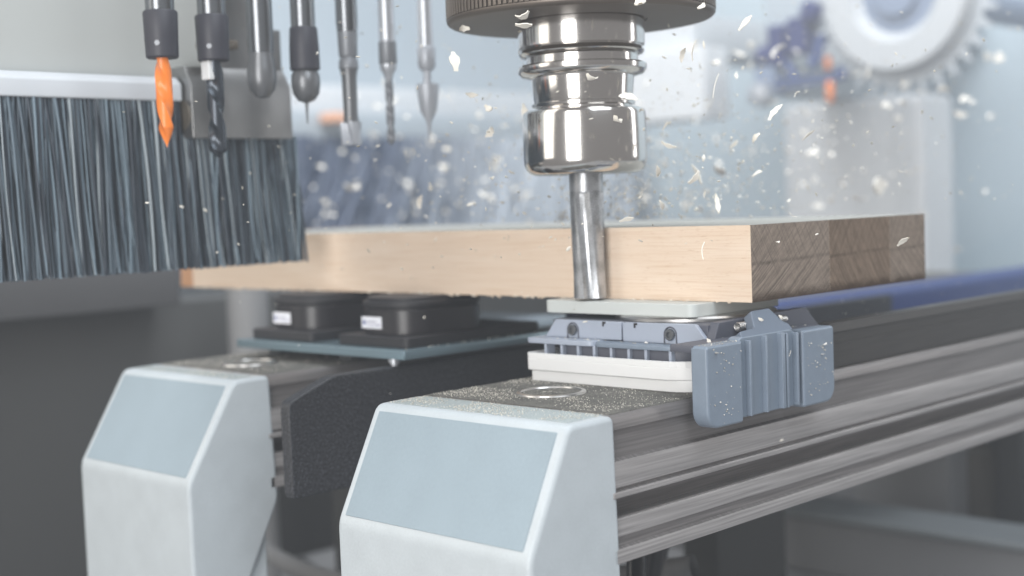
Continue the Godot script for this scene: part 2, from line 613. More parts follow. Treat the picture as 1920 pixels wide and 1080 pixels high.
# ---------------------------------------------------------------- the two rail consoles
func console(label: String, x0: float, x1: float, zj: float, prof: Array, disc: Vector2, back: float) -> Node3D:
	var t := thing("support_console", label, "machine support", Vector3.ZERO, "rail consoles under the board")
	var toz := Transform3D(Basis(Vector3(0, 0, -1), Vector3(0, 1, 0), Vector3(1, 0, 0)), Vector3(0, 0, 0))   # polygon x -> -z, extruded along +x
	# aluminium profile: cross-section in (x, y), extruded along z
	var w := x1 - x0
	var p := PackedVector2Array()
	var half := [Vector2(0.0, -0.0450), Vector2(0.0004, -0.0500), Vector2(-0.0016, -0.0506), Vector2(-0.0018, -0.0638), Vector2(0.0002, -0.0646), Vector2(0.0003, -0.0772), Vector2(-0.0006, -0.0776), Vector2(-0.0006, -0.0784), Vector2(0.0010, -0.0788), Vector2(0.0012, -0.0818), Vector2(-0.010, -0.0822), Vector2(-0.010, -0.0925), Vector2(-0.001, -0.0912), Vector2(-0.0002, -0.0965), Vector2(-0.0012, -0.0970), Vector2(-0.0008, -0.1004), Vector2(-0.0012, -0.1010), Vector2(-0.0012, -0.1050), Vector2(0.0004, -0.1056), Vector2(0.0010, -0.1125), Vector2(-0.003, -0.1138)]
	for q in half:
		p.append(Vector2(w + q.x, q.y))
	for k in half.size():
		var q: Vector2 = half[half.size() - 1 - k]
		p.append(Vector2(-q.x, q.y))
	p.append(Vector2(0.0016, -0.0432))
	p.append(Vector2(w - 0.0016, -0.0432))
	var st := stl()
	prism(st, p, back, zj + 0.004, 0.0, Transform3D(Basis(), Vector3(x0, 0, 0)))
	obj("rail", st, M.rail, t)
	# top face, dusty
	st = stl()
	box(st, Vector3(x0 + 0.002, -0.0436, back), Vector3(x1 - 0.002, -0.0428, zj - 0.0006), 0.0002)
	obj("top_strip", st, M.dusty, t)
	# cast end cap
	st = stl()
	var poly := []
	for q in prof:
		poly.append(Vector2(-q.x, q.y))
	prism(st, rounded(poly, 0.0042, 4), x0 - 0.0012, x1 + 0.0012, 0.0028, toz, 4)
	var cap := obj("end_cap", st, M.cap, t)
	# inset panel on the sloped face
	var pa: Vector2 = prof[1]
	var pb: Vector2 = prof[2]
	var along := (pa - pb).normalized()      # (z, y) up the slope
	var outw := Vector2(-along.y, along.x) if along.x > 0.0 else Vector2(along.y, -along.x)
	if outw.x < 0.0:
		outw = -outw
	var mid := (pa + pb) / 2.0 + outw * 0.0002
	var pf := Transform3D(Basis(Vector3.RIGHT, Vector3(0, along.y, along.x), Vector3(0, outw.y, outw.x)), Vector3((x0 + x1) / 2.0, mid.y, mid.x))
	st = stl()
	prism(st, rrect(w - 0.0085, (pa - pb).length() - 0.0075, 0.0004, 2), -0.0006, 0.0002, 0.0002, pf)
	obj("face_panel", st, M.cap_panel, cap)
	# raised strips in a lighter tone, painting reflections along the profile side
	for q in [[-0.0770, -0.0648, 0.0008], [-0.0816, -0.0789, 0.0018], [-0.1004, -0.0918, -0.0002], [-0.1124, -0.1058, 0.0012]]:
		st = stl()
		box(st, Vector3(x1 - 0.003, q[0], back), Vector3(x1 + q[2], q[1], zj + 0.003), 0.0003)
		obj("reflection_strip", st, M.rail_reflection, t)
	# fine dust lying on the top face of the cap
	st = stl()
	box(st, Vector3(x0 + 0.004, prof[1].y - 0.0002, prof[0].x + 0.002), Vector3(x1 - 0.004, prof[1].y + 0.00035, prof[1].x - 0.0050), 0.00015)
	obj("dust_film", st, M.capdust, cap)
	# recessed locating bush
	st = stl()
	lathe(st, [Vector2(0.0185, -0.0429), Vector2(0.0182, -0.0420), Vector2(0.0170, -0.0416), Vector2(0.0160, -0.0418), Vector2(0.0156, -0.0427)], 40, Transform3D(Basis(), Vector3(disc.x, 0, disc.y)), false, false)
	var bush := obj("locating_bush", st, M.steel_brush, t)
	st = stl()
	lathe(st, [Vector2(0.0158, -0.0425), Vector2(0.0080, -0.04245), Vector2(0.0074, -0.0420), Vector2(0.0066, -0.0420), Vector2(0.0060, -0.0426), Vector2(0.0, -0.0426)], 40, Transform3D(Basis(), Vector3(disc.x, 0, disc.y)), false, false)
	obj("bush_core", st, M.dusty, bush)
	# foot below the rail
	st = stl()
	box(st, Vector3(x0 + 0.006, -0.32, zj + 0.005), Vector3(x1 - 0.003, -0.125, zj + 0.034), 0.002)
	obj("foot", st, M.cap, t)
	st = stl()
	box(st, Vector3(x0 + 0.006, -0.32, back), Vector3(x1 - 0.004, -0.1125, back + 0.12), 0.002)
	obj("foot", st, M.dark, t)
	return t

func build_consoles() -> void:
	M.capdust = mat(Color(0.46, 0.49, 0.50), 0.9)
	var grain := noise_image(256, 256, 70, 70, 3, 77)
	M.capdust.albedo_texture = tex(256, 256, func(x, y): return Color(0.52, 0.55, 0.57).lerp(Color(0.74, 0.75, 0.74), clampf(0.5 + 1.5 * grain[y * 256 + x], 0, 1)))
	M.capdust.albedo_color = Color(0.98, 1.0, 1.0)
	triplanar(M.capdust, Vector3(16, 16, 16))
	console("larger console in the foreground, pale angular end cap on the aluminium rail under the clamp", -0.1315, -0.0008, 0.1125,
		[Vector2(0.1125, -0.0431), Vector2(0.1440, -0.0434), Vector2(0.1722, -0.0988), Vector2(0.1722, -0.215), Vector2(0.158, -0.22), Vector2(0.1105, -0.135)], Vector2(-0.0755, 0.0735), -0.9)
	console("smaller console at lower left, pale angular end cap on the rail under the black pods", -0.4105, -0.2850, 0.1010,
		[Vector2(0.1010, -0.0431), Vector2(0.1275, -0.0436), Vector2(0.1620, -0.1005), Vector2(0.1620, -0.215), Vector2(0.150, -0.22), Vector2(0.0985, -0.1200)], Vector2(-0.3490, 0.0705), -0.9)
	# dark slide housing on the near rail behind the clamp
	var t := thing("slide_housing", "long dark grey housing on the right rail behind the clamp, below the blue beam", "housing")
	var st := stl()
	prism(st, PackedVector2Array([Vector2(-0.012, -0.0426), Vector2(-0.0006, -0.0426), Vector2(-0.0006, -0.030), Vector2(-0.0018, -0.0295), Vector2(-0.0018, -0.0235), Vector2(-0.0010, -0.0230), Vector2(-0.0022, -0.0180), Vector2(-0.012, -0.0180)]), -0.85, -0.076, 0.0008)
	obj("body", st, M.guard, t)
	# black side plate between the consoles
	st = stl()
	var pp := rounded([Vector2(-0.131, -0.1075), Vector2(-0.131, -0.0520), Vector2(-0.098, -0.0402), Vector2(0.55, -0.0402), Vector2(0.55, -0.1075)], 0.004, 3)
	prism(st, pp, -0.2335, -0.2250, 0.0012, Transform3D(Basis(Vector3(0, 0, -1), Vector3(0, 1, 0), Vector3(1, 0, 0)), Vector3.ZERO), 3)
	tag(obj("side_plate", st, M.blackplate), "rough black metal plate with sloped corner standing between the two consoles", "metal plate")

# ---------------------------------------------------------------- steel carrier plate and the two black pods
func build_pods() -> void:
	var t := thing("carrier_plate", "thin blue-grey steel plate lying over the left rail under the black pods", "metal plate")
	var st := stl()
	box(st, Vector3(-0.3905, -0.0358, -0.178), Vector3(-0.2150, -0.0302, 0.0520), 0.0005)
	obj("plate", st, M.carrier, t)
	for at in [Vector3(-0.2295, 0, 0.0475), Vector3(-0.2295, 0, -0.16)]:
		st = stl()
		lathe(st, [Vector2(0.0024, -0.0403), Vector2(0.0024, -0.0384), Vector2(0.0036, -0.0383), Vector2(0.0036, -0.0358)], 16, Transform3D(Basis(), at))
		obj("spacer_bolt", st, M.shaft_pale, t)
	st = stl()
	for x in [-0.378, -0.300]:
		box(st, Vector3(x - 0.006, -0.0429, -0.17), Vector3(x + 0.006, -0.0357, 0.03), 0.0004)
	obj("spacer_bar", st, M.shaft, t)
	var lab := label_material()
	for k in 2:
		var x1: float = [-0.2215, -0.3165][k]
		var pod := thing("suction_pod", ["black suction pod with white sticker, right one of two, nearer the router bit", "black suction pod with white sticker, left one of two, under the bristle curtain"][k], "suction pod", Vector3(x1 - 0.034, -0.0301, 0.044 - 0.0595), "black suction pods under the board")
		var lay := Transform3D(Basis(Vector3(1, 0, 0), Vector3(0, 0, -1), Vector3(0, 1, 0)), Vector3.ZERO)   # polygon (x, -z) extruded up
		st = stl()
		prism(st, rrect(0.068, 0.119, 0.004, 4), 0.0, 0.0066, 0.0008, lay, 3)
		obj("base_plate", st, M.black_matt, pod)
		var fwdm := Transform3D(lay.basis, Vector3(-0.0005, 0, 0.0148))
		st = stl()
		prism(st, rrect(0.0560, 0.076, 0.0235, 14), 0.0066, 0.0222, 0.0006, fwdm, 3)
		obj("body", st, M.black, pod)
		st = stl()
		prism(st, rrect(0.0530, 0.073, 0.022, 14), 0.0220, 0.0238, 0.0, fwdm)
		prism(st, rrect(0.0572, 0.0772, 0.024, 14), 0.0236, 0.0275, 0.0010, fwdm, 3)
		prism(st, rrect(0.0520, 0.072, 0.022, 14), 0.0274, 0.0299, 0.0006, fwdm, 2)
		obj("sealing_lip", st, M.black_matt, pod)
		# printed label on the front face
		st = stl()
		var zf := 0.0148 + 0.038 + 0.0002
		var xa := -0.0160
		var xb := 0.0035
		var ya := 0.0105
		var yb := 0.0180
		quad(st, [Vector3(xa, ya, zf), Vector3(xb, ya, zf), Vector3(xb, yb, zf), Vector3(xa, yb, zf)], [Vector3(0, 0, 1), Vector3(0, 0, 1), Vector3(0, 0, 1), Vector3(0, 0, 1)], Transform3D(), [Vector2(0, 1), Vector2(1, 1), Vector2(1, 0), Vector2(0, 0)])
		var l := obj("sticker", st, lab, pod)
		l.set_meta("label", "white sticker with a blue dot and two lines of fine print")

func label_material() -> StandardMaterial3D:
	var im := Image.create(240, 96, false, Image.FORMAT_RGB8)
	im.fill(Color(0.93, 0.94, 0.97))
	for y in 96:
		for x in 72:
			var d := Vector2(x - 32, y - 48).length()
			if d < 20.0:
				im.set_pixel(x, y, Color(0.24, 0.29, 0.52))
			if d < 20.0 and (absf(y - 48) < 4.0 or absf(absf(y - 48.0) - 13.0) < 2.0) and absf(x - 32) < 13:
				im.set_pixel(x, y, Color(0.75, 0.78, 0.88))
	var r := RandomNumberGenerator.new()
	r.seed = 3
	for row in [[34, 0.40, 150], [60, 0.50, 200]]:
		var x := 66
		while x < 66 + row[2] - 40:
			var w := r.randi_range(4, 9)
			var h := r.randi_range(7, 12)
			im.fill_rect(Rect2i(x, row[0] + (12 - h), w, h), Color(row[1], row[1], row[1] + 0.12))
			x += w + r.randi_range(2, 4)
	var m := mat(Color(1, 1, 1), 0.35)
	m.albedo_texture = ImageTexture.create_from_image(im)
	return m

# ---------------------------------------------------------------- clamp on the near rail
func build_clamp() -> void:
	var t := thing("clamp", "blue-grey clamp on a white base gripping the right rail, holding the board's dark end", "clamp", Vector3(-0.065, -0.0428, -0.015))
	var o := Vector3(0.065, 0.0428, 0.015)    # parts are written in scene coordinates and shifted by this
	var lay := Transform3D(Basis(Vector3(1, 0, 0), Vector3(0, 0, -1), Vector3(0, 1, 0)), o)
	var front := Transform3D(Basis(), o)
	var side := Transform3D(Basis(Vector3(0, 0, -1), Vector3(0, 1, 0), Vector3(1, 0, 0)), o)
	var plan := func(x0: float, x1: float, z0: float, z1: float, r: float) -> PackedVector2Array:
		var q := rrect(x1 - x0, z1 - z0, r, 8)
		for i in q.size():
			q[i] += Vector2((x0 + x1) / 2.0, -(z0 + z1) / 2.0)
		return q
	# outline with tight left corners and wide right corners
	var plan2 := func(x0: float, x1: float, z0: float, z1: float, rl: float, rr: float) -> PackedVector2Array:
		var q := PackedVector2Array()
		for c in [[x1, -z0, rr, 0], [x0, -z0, rl, 1], [x0, -z1, rl, 2], [x1, -z1, rr, 3]]:
			var cx: float = c[0] - c[2] * (1.0 if c[3] == 0 or c[3] == 3 else -1.0)
			var cy: float = c[1] - c[2] * (1.0 if c[3] < 2 else -1.0)
			for k in 9:
				var a: float = PI / 2.0 * (c[3] + k / 8.0)
				q.append(Vector2(cx + c[2] * cos(a), cy + c[2] * sin(a)))
		return q
	# white base, two tiers, the upper one a tray with a rim
	var st := stl()
	prism(st, plan2.call(-0.1205, -0.0055, -0.071, 0.0420, 0.003, 0.018), -0.0428, -0.0366, 0.0004, lay, 2)
	var base := obj("base", st, M.white, t)
	st = stl()
	prism(st, plan2.call(-0.1222, -0.0040, -0.073, 0.0436, 0.0035, 0.022), -0.0368, -0.0300, 0.0007, lay, 3)
	obj("tray", st, M.white, base)
	st = stl()
	var rim_out: PackedVector2Array = plan2.call(-0.1222, -0.0040, -0.073, 0.0436, 0.0035, 0.022)
	var rim_in: PackedVector2Array = plan2.call(-0.1200, -0.0062, -0.0708, 0.0414, 0.0013, 0.0198)
	for i in rim_out.size():
		var j := (i + 1) % rim_out.size()
		prism(st, PackedVector2Array([rim_out[i], rim_out[j], rim_in[j], rim_in[i]]), -0.0302, -0.0272, 0.0, lay)
	obj("tray_rim", st, M.white, base)
	# dark ribbed core standing in the tray
	st = stl()
	prism(st, plan.call(-0.1165, -0.0130, -0.068, 0.0350, 0.022), -0.0300, -0.0222, 0.0, lay)
	var core := obj("ribbed_core", st, M.dark_plastic, t)
	for x in [-0.1125, -0.1005, -0.0885, -0.0770, -0.0650, -0.0530, -0.0415, -0.0265]:
		st = stl()
		var dz := 0.0 if x < -0.03 else -0.0012
		box(st, Vector3(x - 0.0009, -0.0300, 0.030) + o, Vector3(x + 0.0009, -0.0222, 0.0372 + dz) + o, 0.0003)
		obj("rib", st, M.grey_plastic, core)
	# two ledges over the core
	st = stl()
	prism(st, rounded([Vector2(-0.1275, -0.0376), Vector2(-0.0775, -0.0384), Vector2(-0.0775, 0.06), Vector2(-0.1275, 0.06)], 0.004, 3), -0.0226, -0.0197, 0.0006, lay, 2)
	obj("ledge", st, M.grey_plastic, t)
	st = stl()
	prism(st, rounded([Vector2(-0.0770, -0.0384), Vector2(-0.0260, -0.0384), Vector2(-0.0150, -0.0300), Vector2(-0.0060, -0.0270), Vector2(-0.0060, 0.06), Vector2(-0.0770, 0.06)], 0.006, 4), -0.0226, -0.0201, 0.0006, lay, 2)
	obj("ledge", st, M.blue_plastic, t)
	# dark body
	st = stl()
	box(st, Vector3(-0.117, -0.0202, -0.070) + o, Vector3(-0.010, -0.0098, 0.0255) + o, 0.0006)
	obj("body", st, M.dark_plastic, t)
	# pale pad ring and pad that carry the board
	st = stl()
	lathe(st, [Vector2(0.043, -0.0099), Vector2(0.0448, -0.0096), Vector2(0.0448, -0.0082), Vector2(0.0438, -0.0071)], 64, Transform3D(Basis(), o + Vector3(-0.052, 0, -0.021)))
	obj("turntable", st, M.steel_brush, t)
	st = stl()
	prism(st, plan.call(-0.1309, -0.0245, -0.064, 0.0178, 0.0045), -0.0072, -0.0002, 0.0005, lay, 2)
	obj("pad", st, M.pad, t)
	# front bracket plates with a U-shaped pocket and a socket screw in each
	for k in 2:
		st = stl()
		var poly: Array = [[Vector2(-0.1205, -0.0196), Vector2(-0.1125, -0.0098), Vector2(-0.0650, -0.0098), Vector2(-0.0650, -0.0196)], [Vector2(-0.0638, -0.0200), Vector2(-0.0638, -0.0098), Vector2(-0.0160, -0.0094), Vector2(-0.0066, -0.0200)]][k]
		var sx: float = [-0.0995, -0.0318][k]
		prism(st, rounded(poly, 0.0006, 2), 0.0255, 0.0282, 0.0003, front, 2)
		var br := obj("bracket_plate", st, M.grey_plastic, t)
		# pocket wall
		st = stl()
		var arc := []
		for q in 13:
			var a := PI * q / 12.0
			arc.append(o + Vector3(sx + 0.0039 * cos(a), -0.0152 + 0.0039 * sin(a), 0.0283))
		arc.push_front(o + Vector3(sx + 0.0039, -0.0196, 0.0283))
		arc.append(o + Vector3(sx - 0.0039, -0.0196, 0.0283))
		tube(st, arc, 0.00045, 6)
		obj("pocket_rim", st, M.dark_plastic, br)
		st = stl()
		var tow := Transform3D(Basis(Vector3(1, 0, 0), Vector3(0, 0, 1), Vector3(0, -1, 0)), o + Vector3(sx, -0.0152, 0.0281))
		lathe(st, [Vector2(0.0031, 0.0), Vector2(0.0031, 0.0012), Vector2(0.0027, 0.0016), Vector2(0.0016, 0.0016), Vector2(0.0015, 0.0006), Vector2(0.0, 0.0006)], 20, tow, false, false)
		obj("screw", st, M.shaft, br)
		# small notch under the top edge
		st = stl()
		var nx: float = [-0.0775, -0.0555][k]
		box(st, Vector3(nx - 0.0006, -0.0125, 0.0277) + o, Vector3(nx + 0.0006, -0.0099, 0.0285) + o, 0.0001)
		box(st, Vector3(nx - 0.0006, -0.0110, 0.0277) + o, Vector3(nx + 0.0018, -0.0099, 0.02848) + o, 0.0001)
		obj("notch", st, M.black, br)
	# sloped dark side bracket along the right of the body
	st = stl()
	prism(st, rounded([Vector2(-0.0285, -0.0205), Vector2(-0.0225, -0.0085), Vector2(0.058, -0.0072), Vector2(0.0715, -0.0185), Vector2(0.0715, -0.0205)], 0.001, 2), -0.0105, -0.0050, 0.0005, side, 2)
	obj("side_bracket", st, M.dark_plastic, t)
	st = stl()
	prism(st, rounded([Vector2(-0.0570, -0.0200), Vector2(-0.0570, -0.0165), Vector2(0.0576, -0.0165), Vector2(0.0576, -0.0200)], 0.0005, 2), -0.0100, 0.0040, 0.0004, side, 2)
	obj("jaw_carrier", st, M.dark_plastic, t)
	# jaws hanging down the side of the rail
	for k in 2:
		st = stl()
		var zz: Array = [[0.0278, 0.0572], [-0.0578, -0.0272]][k]
		var poly := PackedVector2Array()
		var far_edge: float = -zz[1] if k == 0 else -zz[0]
		var near_edge: float = -zz[0] if k == 0 else -zz[1]
		var sgn := -1.0 if k == 0 else 1.0   # which way the rounded corner lies
		poly.append(Vector2(near_edge, -0.0166))
		poly.append(Vector2(far_edge - sgn * 0.0012, -0.0166))
		poly.append(Vector2(far_edge, -0.0178))
		for q in 9:
			var a := PI / 2.0 * q / 8.0
			poly.append(Vector2(far_edge - sgn * 0.0085 * (1.0 - cos(a)), -0.0487 - 0.0085 * sin(a)))
		poly.append(Vector2(near_edge + sgn * 0.001, -0.0572))
		poly.append(Vector2(near_edge, -0.0562))
		prism(st, poly, 0.0024, 0.0124, 0.0014, side, 4)
		obj("jaw", st, M.blue_plastic, t)
	# ribbed guide block between the jaws, tapering upwards
	st = stl()
	prism(st, rounded([Vector2(-0.0268, -0.0558), Vector2(-0.0268, -0.0168), Vector2(-0.0235, -0.0152), Vector2(0.0205, -0.0152), Vector2(0.0240, -0.0168), Vector2(0.0240, -0.0558)], 0.0008, 2), 0.0020, 0.0094, 0.0008, side, 2)
	var gb := obj("guide_block", st, M.blue_plastic, t)
	for q in [[0.0203, 0.0008, -0.0170], [0.0060, 0.0008, -0.0160], [-0.0092, 0.0014, -0.0160], [-0.0128, 0.0009, -0.0165], [-0.0225, 0.0009, -0.0170]]:
		st = stl()
		box(st, Vector3(0.0088, -0.0552, q[0] - q[1]) + o, Vector3(0.0124, q[2], q[0] + q[1]) + o, 0.0004)
		obj("rib", st, M.blue_plastic, gb)
	# sloped shoulder of the guide, leaning back towards the pad
	st = stl()
	var lean := Transform3D(Basis(Vector3(0, 0, -1), Vector3(-0.62, 0.785, 0), Vector3(0.785, 0.62, 0)), o + Vector3(0.0094, -0.0158, 0))
	prism(st, rounded([Vector2(-0.0235, 0.0), Vector2(-0.0215, 0.0042), Vector2(-0.0080, 0.0050), Vector2(-0.0020, 0.0150), Vector2(0.0150, 0.0154), Vector2(0.0195, 0.0060), Vector2(0.0225, 0.0050), Vector2(0.0235, 0.0)], 0.0012, 2), -0.0060, 0.0, 0.0008, lean, 2)
	obj("sloped_shoulder", st, M.shoulder, gb)
	# coil springs above the jaws
	for z in [0.0030, -0.0335]:
		st = stl()
		var pts := []
		for q in 61:
			var a := TAU * q / 10.0
			pts.append(o + Vector3(-0.0028 + 0.0020 * cos(a), -0.0118 + 0.0020 * sin(a), z + 0.0072 * q / 60.0))
		tube(st, pts, 0.00042, 6)
		obj("spring", st, M.steel_brush, t)

# ---------------------------------------------------------------- the board
func build_board() -> void:
	var t := thing("wooden_board", "thick pale beech board with dark end grain, router bit at its long edge", "wooden board")
	var long := wood_long()
	M.top = mat(Color(0.40, 0.40, 0.375), 0.9)
	M.top.metallic_specular = 0.15
	M.top.albedo_texture = M.wear
	triplanar(M.top, Vector3(10, 10, 10))
	var T := 0.0400
	var x0 := -0.5230
	var zs := [0.0, -0.0755, -0.1417, -0.1845]
	for k in 3:
		var za: float = zs[k]
		var zb: float = zs[k + 1] + 0.0001
		var mesh := ArrayMesh.new()
		var up := Vector3.UP
		var st := stl()
		var N := Vector3(0, 0, 1)
		quad(st, [Vector3(x0, 0, za), Vector3(0, 0, za), Vector3(0, T, za), Vector3(x0, T, za)], [N, N, N, N], Transform3D())
		N = Vector3(0, 0, -1)
		quad(st, [Vector3(0, 0, zb), Vector3(x0, 0, zb), Vector3(x0, T, zb), Vector3(0, T, zb)], [N, N, N, N], Transform3D())
		N = Vector3(0, -1, 0)
		quad(st, [Vector3(x0, 0, zb), Vector3(0, 0, zb), Vector3(0, 0, za), Vector3(x0, 0, za)], [N, N, N, N], Transform3D())
		N = Vector3(-1, 0, 0)
		quad(st, [Vector3(x0, 0, zb), Vector3(x0, 0, za), Vector3(x0, T, za), Vector3(x0, T, zb)], [N, N, N, N], Transform3D())
		st.commit(mesh)
		st = stl()
		N = up
		quad(st, [Vector3(x0, T, za), Vector3(0, T, za), Vector3(0, T, zb), Vector3(x0, T, zb)], [N, N, N, N], Transform3D())
		st.commit(mesh)
		st = stl()
		N = Vector3(1, 0, 0)
		quad(st, [Vector3(0, 0, za), Vector3(0, 0, zb), Vector3(0, T, zb), Vector3(0, T, za)], [N, N, N, N], Transform3D(), [Vector2(0, 1), Vector2(1, 1), Vector2(1, 0), Vector2(0, 0)])
		st.commit(mesh)
		mesh.surface_set_material(0, long)
		mesh.surface_set_material(1, M.top)
		mesh.surface_set_material(2, wood_end(60 + 7 * k, [Color(0.255, 0.206, 0.170), Color(0.200, 0.150, 0.114), Color(0.246, 0.198, 0.162)][k], [0.80, -1.15, -0.62][k], [-1.0, 0.9, 0.75][k]))
		var o := MeshInstance3D.new()
		o.name = "stave"
		o.mesh = mesh
		t.add_child(o, true)
	# darker brown strip at the far left end
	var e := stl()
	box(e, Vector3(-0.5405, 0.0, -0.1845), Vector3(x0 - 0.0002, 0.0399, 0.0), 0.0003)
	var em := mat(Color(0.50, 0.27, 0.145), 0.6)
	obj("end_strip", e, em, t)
	# torn fibres along the lower front edge
	var xs := []
	var cols := []
	for k in 110:
		var x := rng.randf_range(-0.52, -0.003)
		if x > -0.115 and x < -0.09:
			continue
		var l := rng.randf_range(0.0006, 0.0018) * (2.2 if rng.randf() < 0.06 else 1.0)
		var b := Basis.from_euler(Vector3(rng.randf_range(-0.6, 0.6), rng.randf_range(-0.5, 0.5), rng.randf_range(-0.45, 0.45)))
		xs.append(Transform3D(b.scaled_local(Vector3(l * 1.8, 0.0009, 0.0005)), Vector3(x, rng.randf_range(-0.0006, 0.0003), rng.randf_range(-0.001, 0.0002))))
		cols.append(Color(1, 1, 1).lerp(Color(0.6, 0.4, 0.25), rng.randf() * 0.8))
	var bm := BoxMesh.new()
	copies("torn_fibres", bm, M.chip, xs, cols, t)

# one slightly bent bristle of length and radius 1
func bristle_mesh() -> Mesh:
	var st := stl()
	var pts := []
	var rad := []
	for q in 7:
		var f := q / 6.0
		pts.append(Vector3(2.6 * sin(f * PI) * (1.0 - 0.3 * f) + 1.2 * (1.0 - f) * (1.0 - f), f - 0.5, 0.8 * sin(f * 5.0)))
		rad.append(0.72 + 0.28 * f)
	for q in 6:
		for k in 6:
			var a0 := TAU * k / 6.0
			var a1 := TAU * (k + 1) / 6.0
			var n0 := Vector3(cos(a0), 0, sin(a0))
			var n1 := Vector3(cos(a1), 0, sin(a1))
			quad(st, [pts[q] + n0 * rad[q], pts[q + 1] + n0 * rad[q + 1], pts[q + 1] + n1 * rad[q + 1], pts[q] + n1 * rad[q]], [n0, n0, n1, n1], Transform3D())
	return st.commit()

# ---------------------------------------------------------------- bristle curtain with its holder
func build_curtain() -> void:
	var t := thing("bristle_curtain", "dust curtain of long blue-grey bristles hanging from a pale bar at the left", "brush curtain")
	var st := stl()
	prism(st, rounded([Vector2(-0.3485, 0.1265), Vector2(-0.3335, 0.1265), Vector2(-0.3335, 0.1370), Vector2(-0.3390, 0.1415), Vector2(-0.3485, 0.1415)], 0.0012, 3), 0.121, 0.330, 0.0006)
	obj("holder_bar", st, M.bar, t)
	var cm := bristle_mesh()
	var xs := []
	var cols := []
	var top_of := func(z: float) -> float: return 0.129 if z > 0.122 else 0.104
	# clumps of bristles in four rows
	for row in 5:
		var z := 0.0335
		while z < 0.325:
			z += rng.randf_range(0.0003, 0.0015)
			var y1: float = top_of.call(z) + 0.002
			var y0 := 0.0226 + rng.randf_range(-0.0006, 0.0012) + (0.0025 if rng.randf() < 0.05 else 0.0)
			var dz := rng.randfn(-0.0035, 0.0028)
			if row < 2:
				dz = rng.randfn(-0.0040, 0.0035)
			var p1 := Vector3(-0.3365 - 0.0028 * row + rng.randf_range(-0.001, 0.001), y1, z)
			var p0 := Vector3(p1.x + rng.randf_range(-0.002, 0.0045), y0, maxf(z + dz, 0.0295))
			var d := p1 - p0
			var q := Quaternion(Vector3.UP, d.normalized())
			var r := rng.randf_range(0.00032, 0.00095)
			xs.append(Transform3D((Basis(q) * Basis(Vector3.UP, rng.randf() * TAU)).scaled_local(Vector3(r, d.length(), r)), (p0 + p1) / 2.0))
			var k := rng.randf()
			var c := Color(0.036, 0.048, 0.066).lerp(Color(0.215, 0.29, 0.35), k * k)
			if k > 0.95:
				c = Color(0.40, 0.46, 0.50)  # a few strands carry a painted highlight
			cols.append(c if row < 3 else c * 0.5)  # rear rows darkened to paint the shade inside the curtain
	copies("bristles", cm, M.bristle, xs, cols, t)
	# machined block at the end of the bar that holds the far half of the bristles
	var b := thing("metal_block", "worn machined metal block with countersunk screw above the bristles, behind the drill bits", "metal block")
	st = stl()
	# front face towards +z is a trapezium with a chamfered top; extruded along -z
	prism(st, PackedVector2Array([Vector2(-0.3495, 0.1035), Vector2(-0.3255, 0.1035), Vector2(-0.3255, 0.1365), Vector2(-0.3330, 0.1480), Vector2(-0.3495, 0.1480)]), 0.044, 0.1195, 0.0007)
	var body := obj("body", st, M.block, b)
	st = stl()
	prism(st, PackedVector2Array([Vector2(-0.3495, 0.1478), Vector2(-0.3335, 0.1478), Vector2(-0.3335, 0.1745), Vector2(-0.3495, 0.1745)]), 0.0445, 0.0930, 0.0006)
	box(st, Vector3(-0.3495, 0.1744, 0.0665), Vector3(-0.3345, 0.30, 0.0885), 0.0006)
	obj("upper_body", st, M.block, b)
	st = stl()
	var tow := Transform3D(Basis(Vector3(1, 0, 0), Vector3(0, 0, 1), Vector3(0, -1, 0)), Vector3(-0.3375, 0.1180, 0.1193))
	lathe(st, [Vector2(0.0098, 0.0), Vector2(0.0095, 0.0007), Vector2(0.0066, 0.0004), Vector2(0.0060, 0.0007), Vector2(0.0, 0.0007)], 28, tow, false, false)
	obj("screw", st, mat(Color(0.33, 0.29, 0.24), 0.4, 0.8), body)
	st = stl()
	box(st, Vector3(-0.3330, 0.1585, 0.0880), Vector3(-0.3180, 0.1640, 0.1100), 0.001)
	obj("clip", st, mat(Color(0.20, 0.17, 0.14), 0.5, 0.4), b)
	# pale machine panel that the bar is fixed to
	st = stl()
	box(st, Vector3(-0.362, 0.1417, 0.066), Vector3(-0.3490, 0.34, 0.345), 0.002)
	tag(obj("housing_panel", st, M.panel), "pale grey-green machine panel in the top left corner above the bristle holder", "panel")

